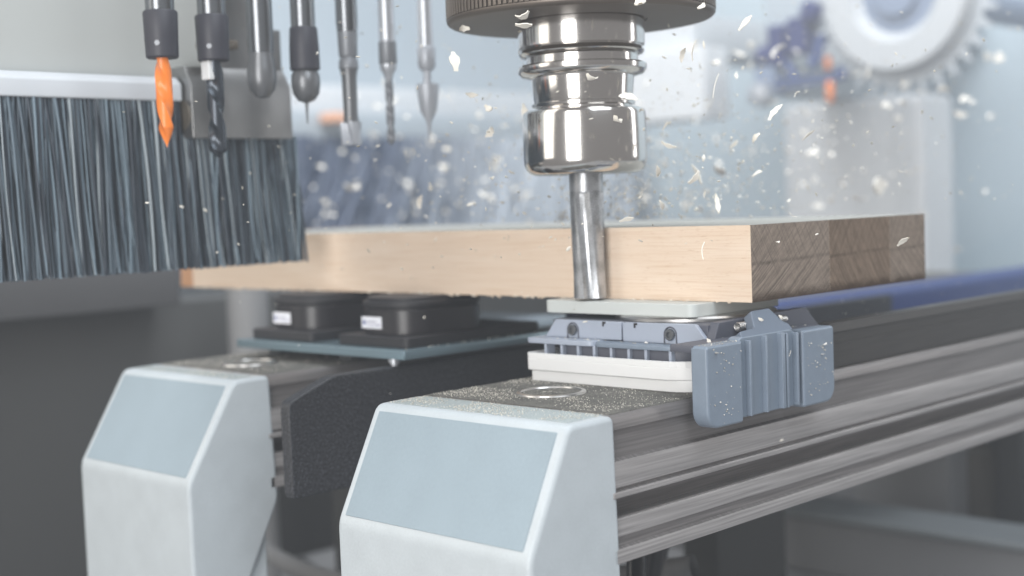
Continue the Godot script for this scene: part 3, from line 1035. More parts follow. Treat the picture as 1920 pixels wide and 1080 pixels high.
# ---------------------------------------------------------------- hanging drill spindles, 33 mm apart
func build_drills() -> void:
	var zs := [0.1725, 0.1390, 0.1060, 0.0740, 0.0400, 0.0075, -0.0260]
	var labels := [
		"drill spindle with an orange spiral bit, nearest of the hanging drills",
		"drill spindle with a black spiral bit, hanging before the metal block",
		"grey drill spindle without black collar, ending in a dark bulb before the metal block",
		"drill spindle with a dark rounded bulb and thin point, just right of the metal block",
		"slim grey drill spindle with a stubby frayed-looking cutter, over the small orange part",
		"slim pale drill spindle with a thin dark spiral bit, second from right",
		"faint pale drill spindle with a wide tapered countersink, rightmost of the hanging drills"]
	var tops := 0.32
	for k in 7:
		var t := thing("drill_spindle", labels[k], "drill", Vector3(-0.27, 0, zs[k]), "hanging drill spindles")
		var st := stl()
		var s2 := stl()
		var s3 := stl()
		match k:
			0, 1:
				lathe(st, [Vector2(0.0080, 0.168), Vector2(0.0080, tops)], 28)
				obj("shaft", st, M.shaft, t)
				lathe(s2, [Vector2(0.0083, 0.1438), Vector2(0.0090, 0.1446), Vector2(0.0093, 0.156), Vector2(0.0096, 0.169), Vector2(0.0090, 0.1700)], 32)
				var c := obj("collar", s2, M.toolblack, t)
				var s4 := stl()
				lathe(s4, [Vector2(0.0, -0.0005), Vector2(0.0016, -0.0005), Vector2(0.0016, 0.0005), Vector2(0.0, 0.0005)], 6, Transform3D(Basis(Vector3(1, 0, 0), Vector3(0, 0, 1), Vector3(0, -1, 0)).rotated(Vector3.UP, 0.75), Vector3(0.0062, 0.1515, 0.0066)), false, false)
				obj("grub_screw", s4, M.toolgrey, c)
				if k == 0:
					twist(s3, 0.0046, 0.050, 0.75, 2, 0.40, 0.011)
				else:
					twist(s3, 0.0050, 0.056, 0.9, 2, 0.42, 0.004)
				var b := obj("bit", s3, M.orange if k == 0 else M.blackbit, t)
				b.position.y = 0.1445
				if k == 1:
					var s5 := stl()
					box(s5, Vector3(-0.0045, 0.1330, 0.0020), Vector3(0.0035, 0.1440, 0.0060), 0.0008)
					obj("shank_flat", s5, M.bright, t)
			2:
				lathe(st, [Vector2(0.0075, 0.150), Vector2(0.0078, 0.158), Vector2(0.0078, tops)], 28)
				obj("shaft", st, M.shaft, t)
				lathe(s2, [Vector2(0.0, 0.1235), Vector2(0.0040, 0.1243), Vector2(0.0072, 0.128), Vector2(0.0088, 0.134), Vector2(0.0086, 0.141), Vector2(0.0076, 0.147), Vector2(0.0074, 0.152)], 32)
				obj("bulb", s2, M.greybit, t)
			3:
				lathe(st, [Vector2(0.0074, 0.166), Vector2(0.0074, tops)], 28)
				obj("shaft", st, M.shaft, t)
				lathe(s2, [Vector2(0.0086, 0.1413), Vector2(0.0092, 0.1420), Vector2(0.0090, 0.1545), Vector2(0.0084, 0.1665), Vector2(0.0080, 0.1672)], 32)
				obj("collar", s2, M.toolblack, t)
				lathe(s3, [Vector2(0.0004, 0.1090), Vector2(0.0011, 0.1215), Vector2(0.0052, 0.1232), Vector2(0.0080, 0.1272), Vector2(0.0089, 0.1330), Vector2(0.0086, 0.1385), Vector2(0.0074, 0.1405), Vector2(0.0070, 0.1420)], 32)
				obj("bulb_cutter", s3, M.greybit, t)
			4:
				lathe(st, [Vector2(0.0062, 0.166), Vector2(0.0068, 0.172), Vector2(0.0068, tops)], 28)
				obj("shaft", st, M.shaft, t)
				lathe(s2, [Vector2(0.0055, 0.1512), Vector2(0.0058, 0.1520), Vector2(0.0063, 0.1665)], 28)
				lathe(s2, [Vector2(0.0050, 0.1430), Vector2(0.0062, 0.1440), Vector2(0.0060, 0.1485), Vector2(0.0048, 0.1514)], 28)
				obj("collar", s2, M.toolgrey, t)
				lathe(s3, [Vector2(0.0049, 0.110), Vector2(0.0044, 0.116), Vector2(0.0047, 0.138), Vector2(0.0056, 0.1435)], 28)
				obj("shank", s3, M.greybit, t)
				var s6 := stl()
				twist(s6, 0.0068, 0.0145, 0.08, 3, 0.55, 0.0)
				var b := obj("bit", s6, M.hazedbit, t)
				b.position.y = 0.1105
			5:
				lathe(st, [Vector2(0.0052, 0.162), Vector2(0.0052, tops)], 28)
				obj("shaft", st, M.shaft_pale, t)
				lathe(s2, [Vector2(0.0054, 0.1478), Vector2(0.0058, 0.1484), Vector2(0.0058, 0.1620), Vector2(0.0052, 0.1626)], 28)
				obj("collar", s2, M.toolgrey, t)
				var s7 := stl()
				lathe(s7, [Vector2(0.0022, 0.1375), Vector2(0.0036, 0.1425), Vector2(0.0054, 0.1450), Vector2(0.0055, 0.1480)], 24)
				obj("nose", s7, M.shaft_pale, t)
				twist(s3, 0.0027, 0.042, 1.4, 2, 0.45, 0.003)
				var b := obj("bit", s3, M.toolgrey, t)
				b.position.y = 0.1380
			6:
				lathe(st, [Vector2(0.0050, 0.160), Vector2(0.0050, tops)], 28)
				obj("shaft", st, M.shaft_pale, t)
				lathe(s2, [Vector2(0.0040, 0.1455), Vector2(0.0058, 0.1480), Vector2(0.0062, 0.1600), Vector2(0.0054, 0.1612)], 28)
				lathe(s2, [Vector2(0.0026, 0.1360), Vector2(0.0028, 0.1460)], 20)
				obj("collar", s2, M.hazedbit, t)
				lathe(s3, [Vector2(0.0006, 0.1000), Vector2(0.0016, 0.1115), Vector2(0.0055, 0.1190), Vector2(0.0076, 0.1340), Vector2(0.0074, 0.1365), Vector2(0.0030, 0.1372)], 32)
				obj("countersink", s3, M.hazedbit, t)

# ---------------------------------------------------------------- router spindle
func build_spindle() -> void:
	var t := thing("router_spindle", "large polished steel router spindle with ribbed dark disc, bit cutting along the board edge", "router spindle", Vector3(-0.1022, 0, 0.0099))
	var st := stl()
	lathe(st, [Vector2(0.020, 0.0712), Vector2(0.0288, 0.0706), Vector2(0.0310, 0.0716), Vector2(0.0330, 0.0735), Vector2(0.0342, 0.0765), Vector2(0.0344, 0.0795), Vector2(0.0344, 0.1035), Vector2(0.0338, 0.1052), Vector2(0.0322, 0.1062), Vector2(0.0285, 0.1066)], 96)
	obj("clamping_nut", st, M.steel, t)
	st = stl()
	lathe(st, [Vector2(0.0264, 0.1064), Vector2(0.0264, 0.1078), Vector2(0.0286, 0.1084), Vector2(0.0288, 0.1098), Vector2(0.0272, 0.1104), Vector2(0.0276, 0.1120), Vector2(0.0286, 0.1232), Vector2(0.0286, 0.1245)], 96)
	obj("collet_holder", st, M.steel, t)
	st = stl()
	lathe(st, [Vector2(0.0290, 0.1240), Vector2(0.0338, 0.1252), Vector2(0.0356, 0.1272), Vector2(0.0358, 0.1278), Vector2(0.0358, 0.1302), Vector2(0.0350, 0.1310), Vector2(0.0312, 0.1314), Vector2(0.0312, 0.1356)], 96)
	obj("gripper_flange", st, M.steel, t)
	st = stl()
	lathe(st, [Vector2(0.0318, 0.1354), Vector2(0.0340, 0.1362), Vector2(0.0350, 0.1376), Vector2(0.0340, 0.1398), Vector2(0.0338, 0.1404), Vector2(0.0350, 0.1408), Vector2(0.0352, 0.1425), Vector2(0.0352, 0.1560)], 96)
	obj("tool_holder", st, M.steel, t)
	# ribbed disc
	st = stl()
	lathe(st, [Vector2(0.0345, 0.1560), Vector2(0.0368, 0.1558), Vector2(0.0372, 0.1550), Vector2(0.0712, 0.1545), Vector2(0.0726, 0.1548), Vector2(0.0738, 0.1556), Vector2(0.0744, 0.1566), Vector2(0.0744, 0.1574), Vector2(0.0733, 0.1578), Vector2(0.0733, 0.196), Vector2(0.0700, 0.1985), Vector2(0.045, 0.199)], 128)
	var disc := obj("ribbed_disc", st, M.disc, t)
	st = stl()
	for k in 140:
		var a := TAU * k / 140.0
		box(st, Vector3(0.0725, 0.1576, -0.0010), Vector3(0.0746, 0.1955, 0.0010), 0.0003, Transform3D(Basis(Vector3.UP, a), Vector3.ZERO), 1)
	obj("knurl", st, M.disc, disc, "stuff")
	st = stl()
	lathe(st, [Vector2(0.046, 0.1985), Vector2(0.052, 0.202), Vector2(0.052, 0.36), Vector2(0.048, 0.362)], 64)
	obj("motor_housing", st, M.disc, t)
	st = stl()
	twist(st, 0.0097, 0.0600, 0.06, 4, 0.24, 0.0, 0.0, 0.48)
	var b := obj("router_bit", st, M.cutter, t)
	b.position.y = 0.0612
	st = stl()
	lathe(st, [Vector2(0.0093, 0.0600), Vector2(0.0096, 0.0612), Vector2(0.0096, 0.0720)], 40)
	obj("shank", st, M.cutter, b).position.y = -0.0612

# ---------------------------------------------------------------- everything further back, out of focus
func build_background() -> void:
	# white cross beam on the left wall
	var st := stl()
	box(st, Vector3(-1.40, 0.205, -1.49), Vector3(-1.285, 0.250, 0.3), 0.006)
	tag(obj("cross_beam", st, M.wall_light), "pale horizontal beam across the back wall behind the hanging drills", "beam")
	st = stl()
	prism(st, rounded([Vector2(-0.02, -0.02), Vector2(0.02, -0.02), Vector2(0.02, 0.018), Vector2(-0.02, 0.018)], 0.006), -0.03, 0.03, 0.004, Transform3D(Basis(Vector3(0, 0, -1), Vector3(0, 1, 0), Vector3(1, 0, 0)).scaled(Vector3(0.5, 0.36, 1.1)), Vector3(-1.24, 0.196, -0.72)))
	tag(obj("orange_marker", st, M.orange_pale), "small orange part at the back below the pale beam, behind the hanging drills", "machine part")
	# second bristle curtain at the back
	var t := thing("rear_bristle_curtain", "blurred blue-grey bristle curtain at the back, between the left bristles and the spindle", "brush curtain")
	st = stl()
	box(st, Vector3(-1.30, 0.160, -1.45), Vector3(-1.26, 0.206, -0.40), 0.004)
	obj("holder_bar", st, M.wall, t)
	var cm := bristle_mesh()
	var xs := []
	var cols := []
	for k in 620:
		var z := rng.randf_range(-1.45, -0.42)
		var p1 := Vector3(-1.27 + rng.randf_range(-0.012, 0.012), 0.17, z)
		var p0 := Vector3(-1.27 + rng.randf_range(-0.02, 0.02), -0.02 + rng.randf_range(-0.01, 0.02), z + rng.randfn(0.045, 0.045))
		var d := p1 - p0
		var r := rng.randf_range(0.003, 0.008)
		xs.append(Transform3D(Basis(Quaternion(Vector3.UP, d.normalized())).scaled_local(Vector3(r, d.length(), r)), (p0 + p1) / 2.0))
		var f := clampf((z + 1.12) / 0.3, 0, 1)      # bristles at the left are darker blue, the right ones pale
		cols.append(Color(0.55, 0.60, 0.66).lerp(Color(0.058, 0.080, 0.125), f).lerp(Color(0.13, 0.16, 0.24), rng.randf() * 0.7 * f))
	copies("bristles", cm, M.bristle, xs, cols, t)
	# bright white box right of the spindle
	t = thing("white_box", "bright white box hanging at the back just right of the spindle", "box")
	st = stl()
	box(st, Vector3(-0.93, 0.166, -1.06), Vector3(-0.760, 0.268, -1.0), 0.004)
	obj("cover", st, M.bright, t)
	st = stl()
	box(st, Vector3(-0.90, 0.262, -1.49), Vector3(-0.80, 0.32, -1.03), 0.004)
	obj("arm", st, M.wall_light, t)
	# tall pale cabinet
	t = thing("cabinet", "tall pale grey cabinet with rounded right edge at the back, above the board's dark end", "cabinet")
	st = stl()
	box(st, Vector3(-0.765, -0.20, -1.30), Vector3(-0.535, 0.190, -1.2), 0.012, Transform3D(), 4)
	obj("body", st, M.cabinet, t)
	st = stl()
	box(st, Vector3(-0.575, -0.19, -1.199), Vector3(-0.548, 0.180, -1.192), 0.003, Transform3D(), 3)
	obj("edge_trim", st, M.bright, t)
	st = stl()
	box(st, Vector3(-0.72, -0.32, -1.29), Vector3(-0.57, -0.199, -1.21), 0.004)
	obj("plinth", st, M.dark, t)
	# circular saw: toothed blade, white clamping ring, blue-grey hub
	t = thing("circular_saw", "circular saw blade with large teeth and white ring in the upper right corner", "saw blade", Vector3(-0.452, 0.300, -1.0))
	var blade := PackedVector2Array()
	var teeth := 34
	for k in teeth:
		var a := TAU * k / teeth
		var w := TAU / teeth
		for q in [[0.0, 0.112], [0.45, 0.113], [0.52, 0.126], [0.70, 0.131], [0.84, 0.117]]:
			blade.append(Vector2(cos(a + w * q[0]), sin(a + w * q[0])) * q[1])
	st = stl()
	prism(st, blade, -0.002, 0.002, 0.0)
	obj("blade", st, mat(Color(0.50, 0.53, 0.56), 0.5), t)
	var facing := Transform3D(Basis(Vector3(1, 0, 0), Vector3(0, 0, 1), Vector3(0, -1, 0)), Vector3.ZERO)
	st = stl()
	lathe(st, [Vector2(0.099, 0.0022), Vector2(0.099, 0.018), Vector2(0.095, 0.024), Vector2(0.062, 0.024), Vector2(0.056, 0.016), Vector2(0.050, 0.010)], 64, facing, false, false)
	obj("clamping_ring", st, mat(Color(0.54, 0.555, 0.57), 0.5), t)
	st = stl()
	lathe(st, [Vector2(0.052, 0.003), Vector2(0.052, 0.010), Vector2(0.030, 0.011), Vector2(0.028, 0.020), Vector2(0.0, 0.020)], 48, facing, false, false)
	obj("hub", st, M.greyblue, t)
	st = stl()
	lathe(st, [Vector2(0.022, -0.49), Vector2(0.022, -0.002)], 32, facing)
	obj("axle", st, M.greyblue, t)
	# blue valve block with knob and hoses
	t = thing("valve_unit", "dark blue valve unit of several bodies at the back, left of the saw blade", "valve")
	st = stl()
	box(st, Vector3(-0.618, 0.238, -1.02), Vector3(-0.588, 0.288, -0.99), 0.004)
	obj("valve_body", st, M.blue, t)
	st = stl()
	box(st, Vector3(-0.652, 0.228, -1.02), Vector3(-0.626, 0.282, -0.995), 0.004)
	obj("valve_body", st, M.blue, t)
	st = stl()
	lathe(st, [Vector2(0.010, 0.0), Vector2(0.016, 0.004), Vector2(0.016, 0.020), Vector2(0.011, 0.024)], 12, Transform3D(Basis(Vector3(0, 0, 1), -0.7), Vector3(-0.590, 0.283, -1.0)))
	obj("knob", st, M.blue, t)
	st = stl()
	lathe(st, [Vector2(0.008, 0.0), Vector2(0.013, 0.004), Vector2(0.013, 0.018), Vector2(0.008, 0.022)], 12, Transform3D(Basis(Vector3(0, 0, 1), 0.9), Vector3(-0.650, 0.236, -1.0)))
	obj("knob", st, M.blue, t)
	st = stl()
	tube(st, [Vector3(-0.568, 0.262, -1.0), Vector3(-0.574, 0.240, -1.0), Vector3(-0.584, 0.222, -1.0)], 0.008, 12)
	obj("hose_stub", st, M.blue_mid, t)
	st = stl()
	box(st, Vector3(-0.665, 0.27, -1.49), Vector3(-0.58, 0.34, -1.01), 0.004)
	obj("carrier", st, M.wall, t)
	# sideways boring head with two rods and an orange bit
	t = thing("boring_head", "small grey-blue boring head with thin rods and an orange bit, below the blue valve unit", "boring head")
	st = stl()
	box(st, Vector3(-0.672, 0.186, -1.03), Vector3(-0.640, 0.228, -0.99), 0.005)
	obj("body", st, M.greyblue, t)
	st = stl()
	lathe(st, [Vector2(0.012, 0.0), Vector2(0.018, 0.006), Vector2(0.015, 0.024), Vector2(0.006, 0.026)], 20, Transform3D(Basis(Vector3(1, 0, 0), PI / 2), Vector3(-0.655, 0.190, -0.995)))
	obj("chuck", st, M.shaft_pale, t)
	for y in [0.2065, 0.1985]:
		st = stl()
		tube(st, [Vector3(-0.645, y, -1.0), Vector3(-0.545, y + 0.002, -1.0)], 0.0026, 10)
		obj("rod", st, M.blue_mid, t)
	st = stl()
	box(st, Vector3(-0.546, 0.200, -1.008), Vector3(-0.532, 0.216, -0.992), 0.004)
	obj("rod_end", st, M.blue_mid, t)
	st = stl()
	lathe(st, [Vector2(0.001, 0.0), Vector2(0.0055, 0.006), Vector2(0.0055, 0.026), Vector2(0.003, 0.030)], 16, Transform3D(Basis(), Vector3(-0.556, 0.170, -0.996)))
	lathe(st, [Vector2(0.003, 0.0), Vector2(0.0045, 0.002), Vector2(0.0045, 0.016), Vector2(0.002, 0.018)], 16, Transform3D(Basis(), Vector3(-0.558, 0.214, -0.996)))
	obj("orange_bit", st, M.orange, t)
	st = stl()
	tube(st, [Vector3(-0.625, 0.232, -1.0), Vector3(-0.615, 0.218, -1.0), Vector3(-0.612, 0.204, -1.0)], 0.005, 10)
	obj("elbow", st, M.blue_mid, t)
	st = stl()
	box(st, Vector3(-0.69, 0.19, -1.49), Vector3(-0.645, 0.225, -1.02), 0.004)
	obj("arm", st, M.wall, t)
	# blue beam behind the board's right end
	t = thing("blue_beam", "blue machine beam running behind the board's dark end, above the right rail", "beam")
	st = stl()
	box(st, Vector3(-0.279, -0.16, -2.2), Vector3(-0.2365, -0.0375, -0.19), 0.008, Transform3D(), 4)
	obj("profile", st, M.bluebeam, t)
	for z in [-0.9, -0.34]:
		st = stl()
		box(st, Vector3(-0.275, -0.32, z - 0.05), Vector3(-0.24, -0.159, z + 0.05), 0.003)
		obj("foot", st, M.darker, t)
	# dark things under the board
	t = thing("traverse", "dark grey steel traverse at the lower left behind the bristles and board", "beam")
	st = stl()
	box(st, Vector3(-0.90, -0.030, -0.130), Vector3(-0.75, 0.030, 0.55), 0.003)
	obj("upper_beam", st, mat(Color(0.085, 0.085, 0.088), 0.7), t)
	st = stl()
	box(st, Vector3(-0.92, -0.32, -0.9), Vector3(-0.80, -0.0305, 0.5), 0.003)
	obj("lower_wall", st, M.darker, t)
	st = stl()
	lathe(st, [Vector2(0.020, -0.32), Vector2(0.020, -0.001)], 24, Transform3D(Basis(), Vector3(-0.72, 0, -0.185)))
	obj("pillar", st, M.dark, t)
	st = stl()
	box(st, Vector3(-0.62, -0.30, -1.1), Vector3(-0.58, -0.002, -0.20), 0.002)
	tag(obj("dark_skirt", st, M.darker), "black machine skirt in the shade under the board, between pods and clamp", "panel")
	st = stl()
	box(st, Vector3(-0.262, -0.0302, -0.165), Vector3(-0.240, -0.006, -0.143), 0.002)
	lathe(st, [Vector2(0.006, -0.0062), Vector2(0.0055, -0.002)], 16, Transform3D(Basis(), Vector3(-0.251, 0, -0.154)))
	tag(obj("stop_block", st, mat(Color(0.03, 0.03, 0.07), 0.4)), "small dark violet stop block under the board, left of the pale pad", "stop block")
	# machine bed details seen under the rails
	t = thing("cable_duct", "long pale grey cable duct on the machine bed at the lower right under the rail", "cable duct")
	st = stl()
	box(st, Vector3(-1.2, -0.3199, -0.62), Vector3(0.4, -0.265, -0.56), 0.004)
	obj("channel", st, M.mid, t)
	st = stl()
	box(st, Vector3(-1.2, -0.2648, -0.625), Vector3(0.4, -0.257, -0.555), 0.003)
	obj("lid", st, mat(Color(0.22, 0.24, 0.25), 0.5), t)
	t = thing("switch_box", "small grey box with a black opening on the bed under the right rail", "box")
	st = stl()
	box(st, Vector3(-0.52, -0.32, -0.95), Vector3(-0.36, -0.20, -0.86), 0.004)
	obj("body", st, M.mid, t)
	st = stl()
	box(st, Vector3(-0.49, -0.275, -0.861), Vector3(-0.455, -0.245, -0.855), 0.002)
	obj("opening", st, M.black, t)
	st = stl()
	box(st, Vector3(-0.395, -0.30, -0.861), Vector3(-0.385, -0.215, -0.852), 0.001)
	obj("edge_strip", st, mat(Color(0.35, 0.35, 0.36), 0.5), t)
	t = thing("valve_cluster", "brown-grey fitting with pipes on the bed at the lower right edge", "fitting")
	st = stl()
	lathe(st, [Vector2(0.03, -0.32), Vector2(0.03, -0.24), Vector2(0.018, -0.225), Vector2(0.018, -0.17)], 20, Transform3D(Basis(), Vector3(-0.30, 0, -0.85)))
	obj("body", st, mat(Color(0.11, 0.10, 0.085), 0.5, 0.2), t)
	st = stl()
	tube(st, [Vector3(-0.30, -0.19, -0.85), Vector3(-0.27, -0.165, -0.86), Vector3(-0.20, -0.15, -0.87), Vector3(-0.10, -0.15, -0.9)], 0.012, 12)
	obj("pipe", st, M.dark, t)
	# hoses hanging under the near rail and between the consoles
	for k in 3:
		st = stl()
		var pts := []
		for q in 17:
			var f := q / 16.0
			pts.append(Vector3(-0.100 - 0.030 * k + 0.03 * f * (1 - k) + 0.010 * sin(f * 5.0 + k), -0.112 - 0.2 * f, -0.02 - 0.05 * k + 0.035 * sin(f * 2.6) * (1.0 - 0.8 * k)))
		tube(st, pts, 0.0055 + 0.0008 * k, 12)
		tag(obj("hose", st, M.black), ["black hose hanging under the right rail, nearest to its end cap", "black hose hanging under the right rail, middle one of three", "black hose hanging under the right rail, farthest from its end cap"][k], "hose", "hoses under the right rail")
	for k in 2:
		st = stl()
		var pts := []
		for q in 21:
			var f := q / 20.0
			pts.append(Vector3(-0.62 + 0.5 * f, -0.275 + 0.06 * f * f + 0.035 * k, -0.16 + 0.05 * k + 0.06 * sin(f * 3.0)))
		tube(st, pts, 0.011 - 0.003 * k, 12)
		tag(obj("cable", st, [M.black, M.mid][k]), ["thick black cable curving across the dark gap between the two end caps", "thinner grey cable curving above the black one between the two end caps"][k], "cable")

# ---------------------------------------------------------------- sawdust and flying chips
func chip_mesh(sd: int) -> ArrayMesh:
	var r := RandomNumberGenerator.new()
	r.seed = sd
	var st := stl()
	var n := 7
	var curl := r.randf_range(0.5, 2.2)
	var len := 1.0
	var pts := []
	for i in n + 1:
		var f := float(i) / n
		var a := curl * (f - 0.5)
		var rad := len / curl
		pts.append([Vector3(rad * sin(a), rad * (1.0 - cos(a)) - 0.12, 0.10 * (f - 0.5)), Vector3(-sin(a), cos(a), 0.0), 0.30 * sin(PI * clampf(f, 0.12, 0.90)) * r.randf_range(0.7, 1.25)])
	for i in n:
		for s in [1.0, -1.0]:
			var A: Vector3 = pts[i][0] + pts[i][1] * 0.03 * s
			var B: Vector3 = pts[i + 1][0] + pts[i + 1][1] * 0.03 * s
			var wa := Vector3(0, 0, pts[i][2])
			var wb := Vector3(0, 0, pts[i + 1][2])
			var na: Vector3 = pts[i][1] * s
			var nb: Vector3 = pts[i + 1][1] * s
			if s > 0.0:
				quad(st, [A + wa, B + wb, B - wb, A - wa], [na, nb, nb, na], Transform3D())
			else:
				quad(st, [A - wa, B - wb, B + wb, A + wa], [na, nb, nb, na], Transform3D())
		for s in [1.0, -1.0]:
			var w0 := Vector3(0, 0, pts[i][2] * s)
			var w1 := Vector3(0, 0, pts[i + 1][2] * s)
			var q := [pts[i][0] - pts[i][1] * 0.03 + w0, pts[i + 1][0] - pts[i + 1][1] * 0.03 + w1, pts[i + 1][0] + pts[i + 1][1] * 0.03 + w1, pts[i][0] + pts[i][1] * 0.03 + w0]
			if s < 0.0:
				q.reverse()
			var nn := Vector3(0, 0, s)
			quad(st, q, [nn, nn, nn, nn], Transform3D())
	return st.commit()

# what a flying chip is seen before
func where(at: Vector2, depth: float) -> String:
	if at.x < 960:
		return "among the hanging drill spindles" if at.y < 255 else "before the rear bristle curtain"
	if at.y > 410:
		if at.y > 570:
			return "below the board's lower edge"
		return "before the board's pale face right of the bit" if at.x < 1405 else ("before the board's dark end grain" if at.x < 1735 else "right of the board's dark end")
	if at.x < 1215:
		if at.y > 325:
			return "just above the board left of the router bit" if at.x < 1105 else "just above the board right of the router bit"
		return "in front of the steel spindle" if depth < 0.75 else "just beside the steel spindle"
	if at.x < 1335:
		return "before the bright white box" if at.y < 235 else "between the white box and the board"
	if at.x < 1470:
		return "left of the blue valve unit" if at.y < 190 else "before the wall between white box and cabinet"
	if at.x < 1735:
		return "near the saw blade and blue valve unit" if at.y < 195 else "before the tall pale cabinet"
	return "right of the tall pale cabinet"

func rand_basis(sc: Vector3) -> Basis:
	return Basis(Quaternion(Vector3(rng.randfn(), rng.randfn(), rng.randfn()).normalized(), rng.randf() * TAU)).scaled_local(sc)

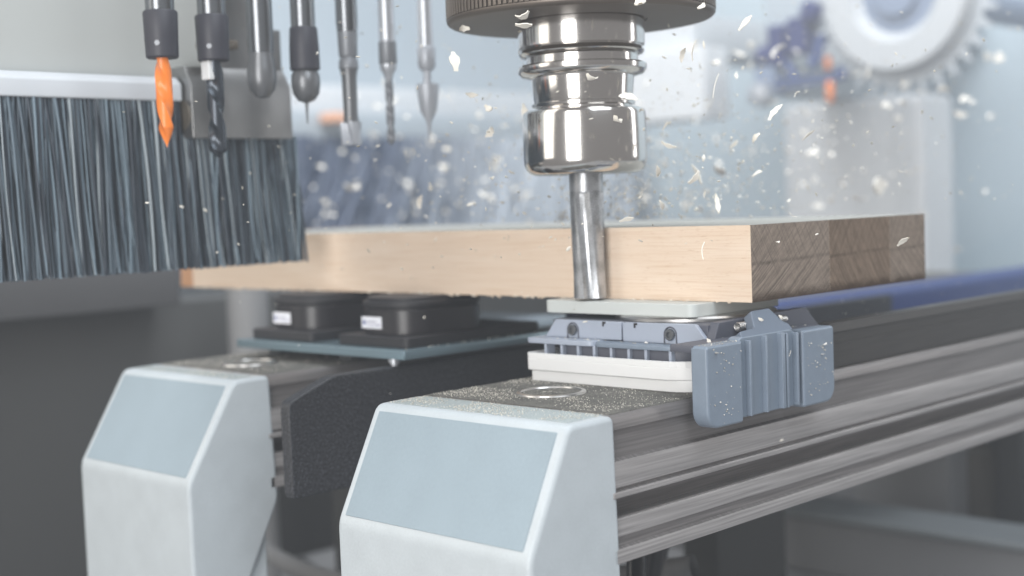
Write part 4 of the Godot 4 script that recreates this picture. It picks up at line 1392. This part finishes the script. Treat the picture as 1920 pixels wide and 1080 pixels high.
func build_dust() -> void:
	var shapes := []
	for k in 5:
		shapes.append(chip_mesh(100 + k))
	var chip: StandardMaterial3D = M.chip.duplicate()
	chip.vertex_color_use_as_albedo = false
	# chips in the air: three clouds, each chip described by what it hangs before
	var clouds := [
		[52, Vector3(-0.10, 0.075, -0.02), Vector3(0.06, 0.05, 0.045), 0.0058],
		[162, Vector3(-0.36, 0.105, -0.52), Vector3(0.13, 0.07, 0.16), 0.0150],
		[80, Vector3(-0.72, 0.105, -0.42), Vector3(0.12, 0.055, 0.12), 0.0155]]
	var cam: Camera3D = get_node("camera")
	for c in clouds:
		var made := 0
		while made < c[0]:
			var p: Vector3 = c[1] + Vector3(rng.randfn() * c[2].x, rng.randfn() * c[2].y, rng.randfn() * c[2].z)
			if p.y < 0.048 and p.z < 0.012 and p.z > -0.19 and p.x < 0.01:
				continue
			if p.y < -0.03 or p.y > 0.30 or p.z < -0.97:
				continue
			if Vector2(p.x + 0.1022, p.z - 0.01).length() < 0.042 and p.y > 0.07:
				continue
			if p.x < -0.31 and p.x > -0.37 and p.z > 0.0:
				continue
			var v := cam.transform.affine_inverse() * p
			var at := Vector2(960 + 2567.0 * v.x / -v.z, 540 - 2567.0 * v.y / -v.z)
			if at.x < 580 or at.x > 1880 or at.y < 5 or at.y > 575 or (at.x < 1000 and at.y > 420):
				continue
			var s: float = c[3] * rng.randf_range(0.45, 1.35)
			var o := MeshInstance3D.new()
			o.material_override = chip
			o.mesh = shapes[rng.randi() % 5]
			o.name = numbered("wood_chip")
			add_child(o)
			var away := (p - Vector3(-0.1022, 0.03, 0.0) + Vector3(rng.randfn(), rng.randfn(), rng.randfn()) * 0.08).normalized()
			var turn := Basis(Quaternion(Vector3.RIGHT, away)) * Basis(Vector3.RIGHT, rng.randf() * TAU)
			o.transform = Transform3D(turn.scaled_local(Vector3(s * rng.randf_range(1.0, 1.9), s * 0.9, s * rng.randf_range(0.5, 1.1))), p)
			var look := "sharp" if -v.z < 0.85 else "blurred"
			var big := "tiny" if s / -v.z < 0.0055 else ("larger" if s / -v.z > 0.0115 else "small")
			tag(o, "%s %s pale wood chip flying %s" % [look, big, where(at, -v.z)], "wood chip", "wood chips flying in the air")
			made += 1
	# larger chips close to the lens, over the spindle
	for q in [Vector3(-0.128, 0.150, 0.075), Vector3(-0.150, 0.118, 0.050), Vector3(-0.060, 0.143, 0.100), Vector3(-0.142, 0.096, 0.045), Vector3(-0.125, 0.108, 0.062), Vector3(-0.005, 0.150, 0.030), Vector3(-0.075, 0.150, 0.085), Vector3(-0.035, 0.158, 0.070), Vector3(-0.018, 0.152, 0.062), Vector3(-0.052, 0.118, 0.06), Vector3(-0.040, 0.096, 0.055), Vector3(-0.1, 0.128, 0.11)]:
		var o := MeshInstance3D.new()
		o.mesh = shapes[rng.randi() % 5]
		o.material_override = chip
		o.name = numbered("wood_chip")
		add_child(o)
		o.transform = Transform3D(rand_basis(Vector3(0.0075, 0.008, 0.0075) * rng.randf_range(0.8, 1.4)), q)
		tag(o, "larger pale wood chip flying in front of the steel spindle and its dark disc", "wood chip", "wood chips flying in the air")
	# chips stuck on the clamp, rail and board
	var rest := [Vector3(0.0132, -0.0200, 0.0500), Vector3(0.0132, -0.0255, -0.0470), Vector3(0.0050, -0.0085, 0.0000), Vector3(0.0052, -0.0088, -0.0180), Vector3(-0.044, -0.0192, 0.0330), Vector3(0.0012, -0.0160, 0.040), Vector3(0.0132, -0.0305, -0.045), Vector3(0.0126, -0.0270, -0.0140)]
	for q in rest:
		var o := MeshInstance3D.new()
		o.mesh = shapes[rng.randi() % 5]
		o.material_override = chip
		o.name = numbered("wood_chip")
		add_child(o)
		o.transform = Transform3D(rand_basis(Vector3(0.0034, 0.0022, 0.0030)), q)
		tag(o, "small pale wood chip stuck to the blue-grey clamp", "wood chip", "chips stuck to the clamp")
	# specks too many to count
	var grain := SphereMesh.new()
	grain.radius = 0.5
	grain.height = 1.0
	grain.radial_segments = 6
	grain.rings = 3
	var xs := []
	var cols := []
	var tint := func() -> Color: return Color(1, 1, 1).lerp(Color(0.42, 0.41, 0.385), rng.randf())
	var drift := FastNoiseLite.new()
	drift.seed = 12
	drift.frequency = 28.0
	for area in [[-0.129, -0.004, -0.02, 0.110, 11000, -0.0427], [-0.406, -0.289, -0.10, 0.099, 8000, -0.0427], [-0.128, -0.003, 0.114, 0.141, 3000, -0.0429], [-0.407, -0.288, 0.102, 0.125, 2000, -0.0430]]:
		for k in area[4]:
			var x := rng.randf_range(area[0], area[1])
			var z := rng.randf_range(area[2], area[3])
			# denser towards the cap and the left edge
			if rng.randf() > 0.25 + 0.75 * clampf((area[1] - x) / (area[1] - area[0]) + (z - 0.08) * 6.0, 0, 1):
				continue
			if rng.randf() > clampf(0.45 + 1.5 * drift.get_noise_2d(x, z), 0.04, 1.0):
				continue
			var s := rng.randf_range(0.00024, 0.0006)
			xs.append(Transform3D(rand_basis(Vector3(s, s * 0.7, s)), Vector3(x, area[5] + s * 0.2, z)))
			cols.append(tint.call())
	for k in 260:   # on the clamp ledges, jaws, guide and housing tops
		var p: Vector3 = [Vector3(rng.randf_range(-0.125, -0.01), -0.0196, rng.randf_range(0.029, 0.037)), Vector3(rng.randf_range(0.003, 0.012), -0.0165, rng.randf_range(0.028, 0.056)), Vector3(0.0127, rng.randf_range(-0.056, -0.018), rng.randf_range(0.029, 0.056)), Vector3(0.0127, rng.randf_range(-0.056, -0.018), rng.randf_range(-0.056, -0.029)), Vector3(rng.randf_range(-0.006, 0.002), -0.0163, rng.randf_range(-0.055, 0.02)), Vector3(rng.randf_range(-0.12, -0.005), -0.0178, rng.randf_range(-0.4, -0.08)), Vector3(rng.randf_range(-0.226, -0.216), -0.0300, rng.randf_range(-0.1, 0.05))][rng.randi() % 7]
		var s := rng.randf_range(0.0002, 0.0007)
		xs.append(Transform3D(rand_basis(Vector3(s, s, s * 1.6)), p))
		cols.append(tint.call())
	copies("sawdust", grain, M.chip, xs, cols)
	get_node("sawdust").set_meta("label", "pale sawdust grains lying on the rails, clamp and plate")
	get_node("sawdust").set_meta("category", "sawdust")
	xs = []
	cols = []
	for k in 2600:
		var sp := rng.randf_range(0.15, 1.0)
		var p := Vector3(-0.10, 0.035, -0.01).lerp(Vector3(-0.20, 0.12, -0.24), sp) + Vector3(rng.randfn() * 0.16, rng.randfn() * 0.075, rng.randfn() * 0.20) * sp
		if p.y < 0.044 and p.z < 0.004:
			continue
		var s := rng.randf_range(0.0005, 0.0016)
		xs.append(Transform3D(rand_basis(Vector3(s, s * 0.5, s * 2.0)), p))
		cols.append(tint.call())
	copies("flying_dust", grain, M.chip, xs, cols)
	get_node("flying_dust").set_meta("label", "fine pale wood dust flying in the air around the router bit")
	get_node("flying_dust").set_meta("category", "wood dust")
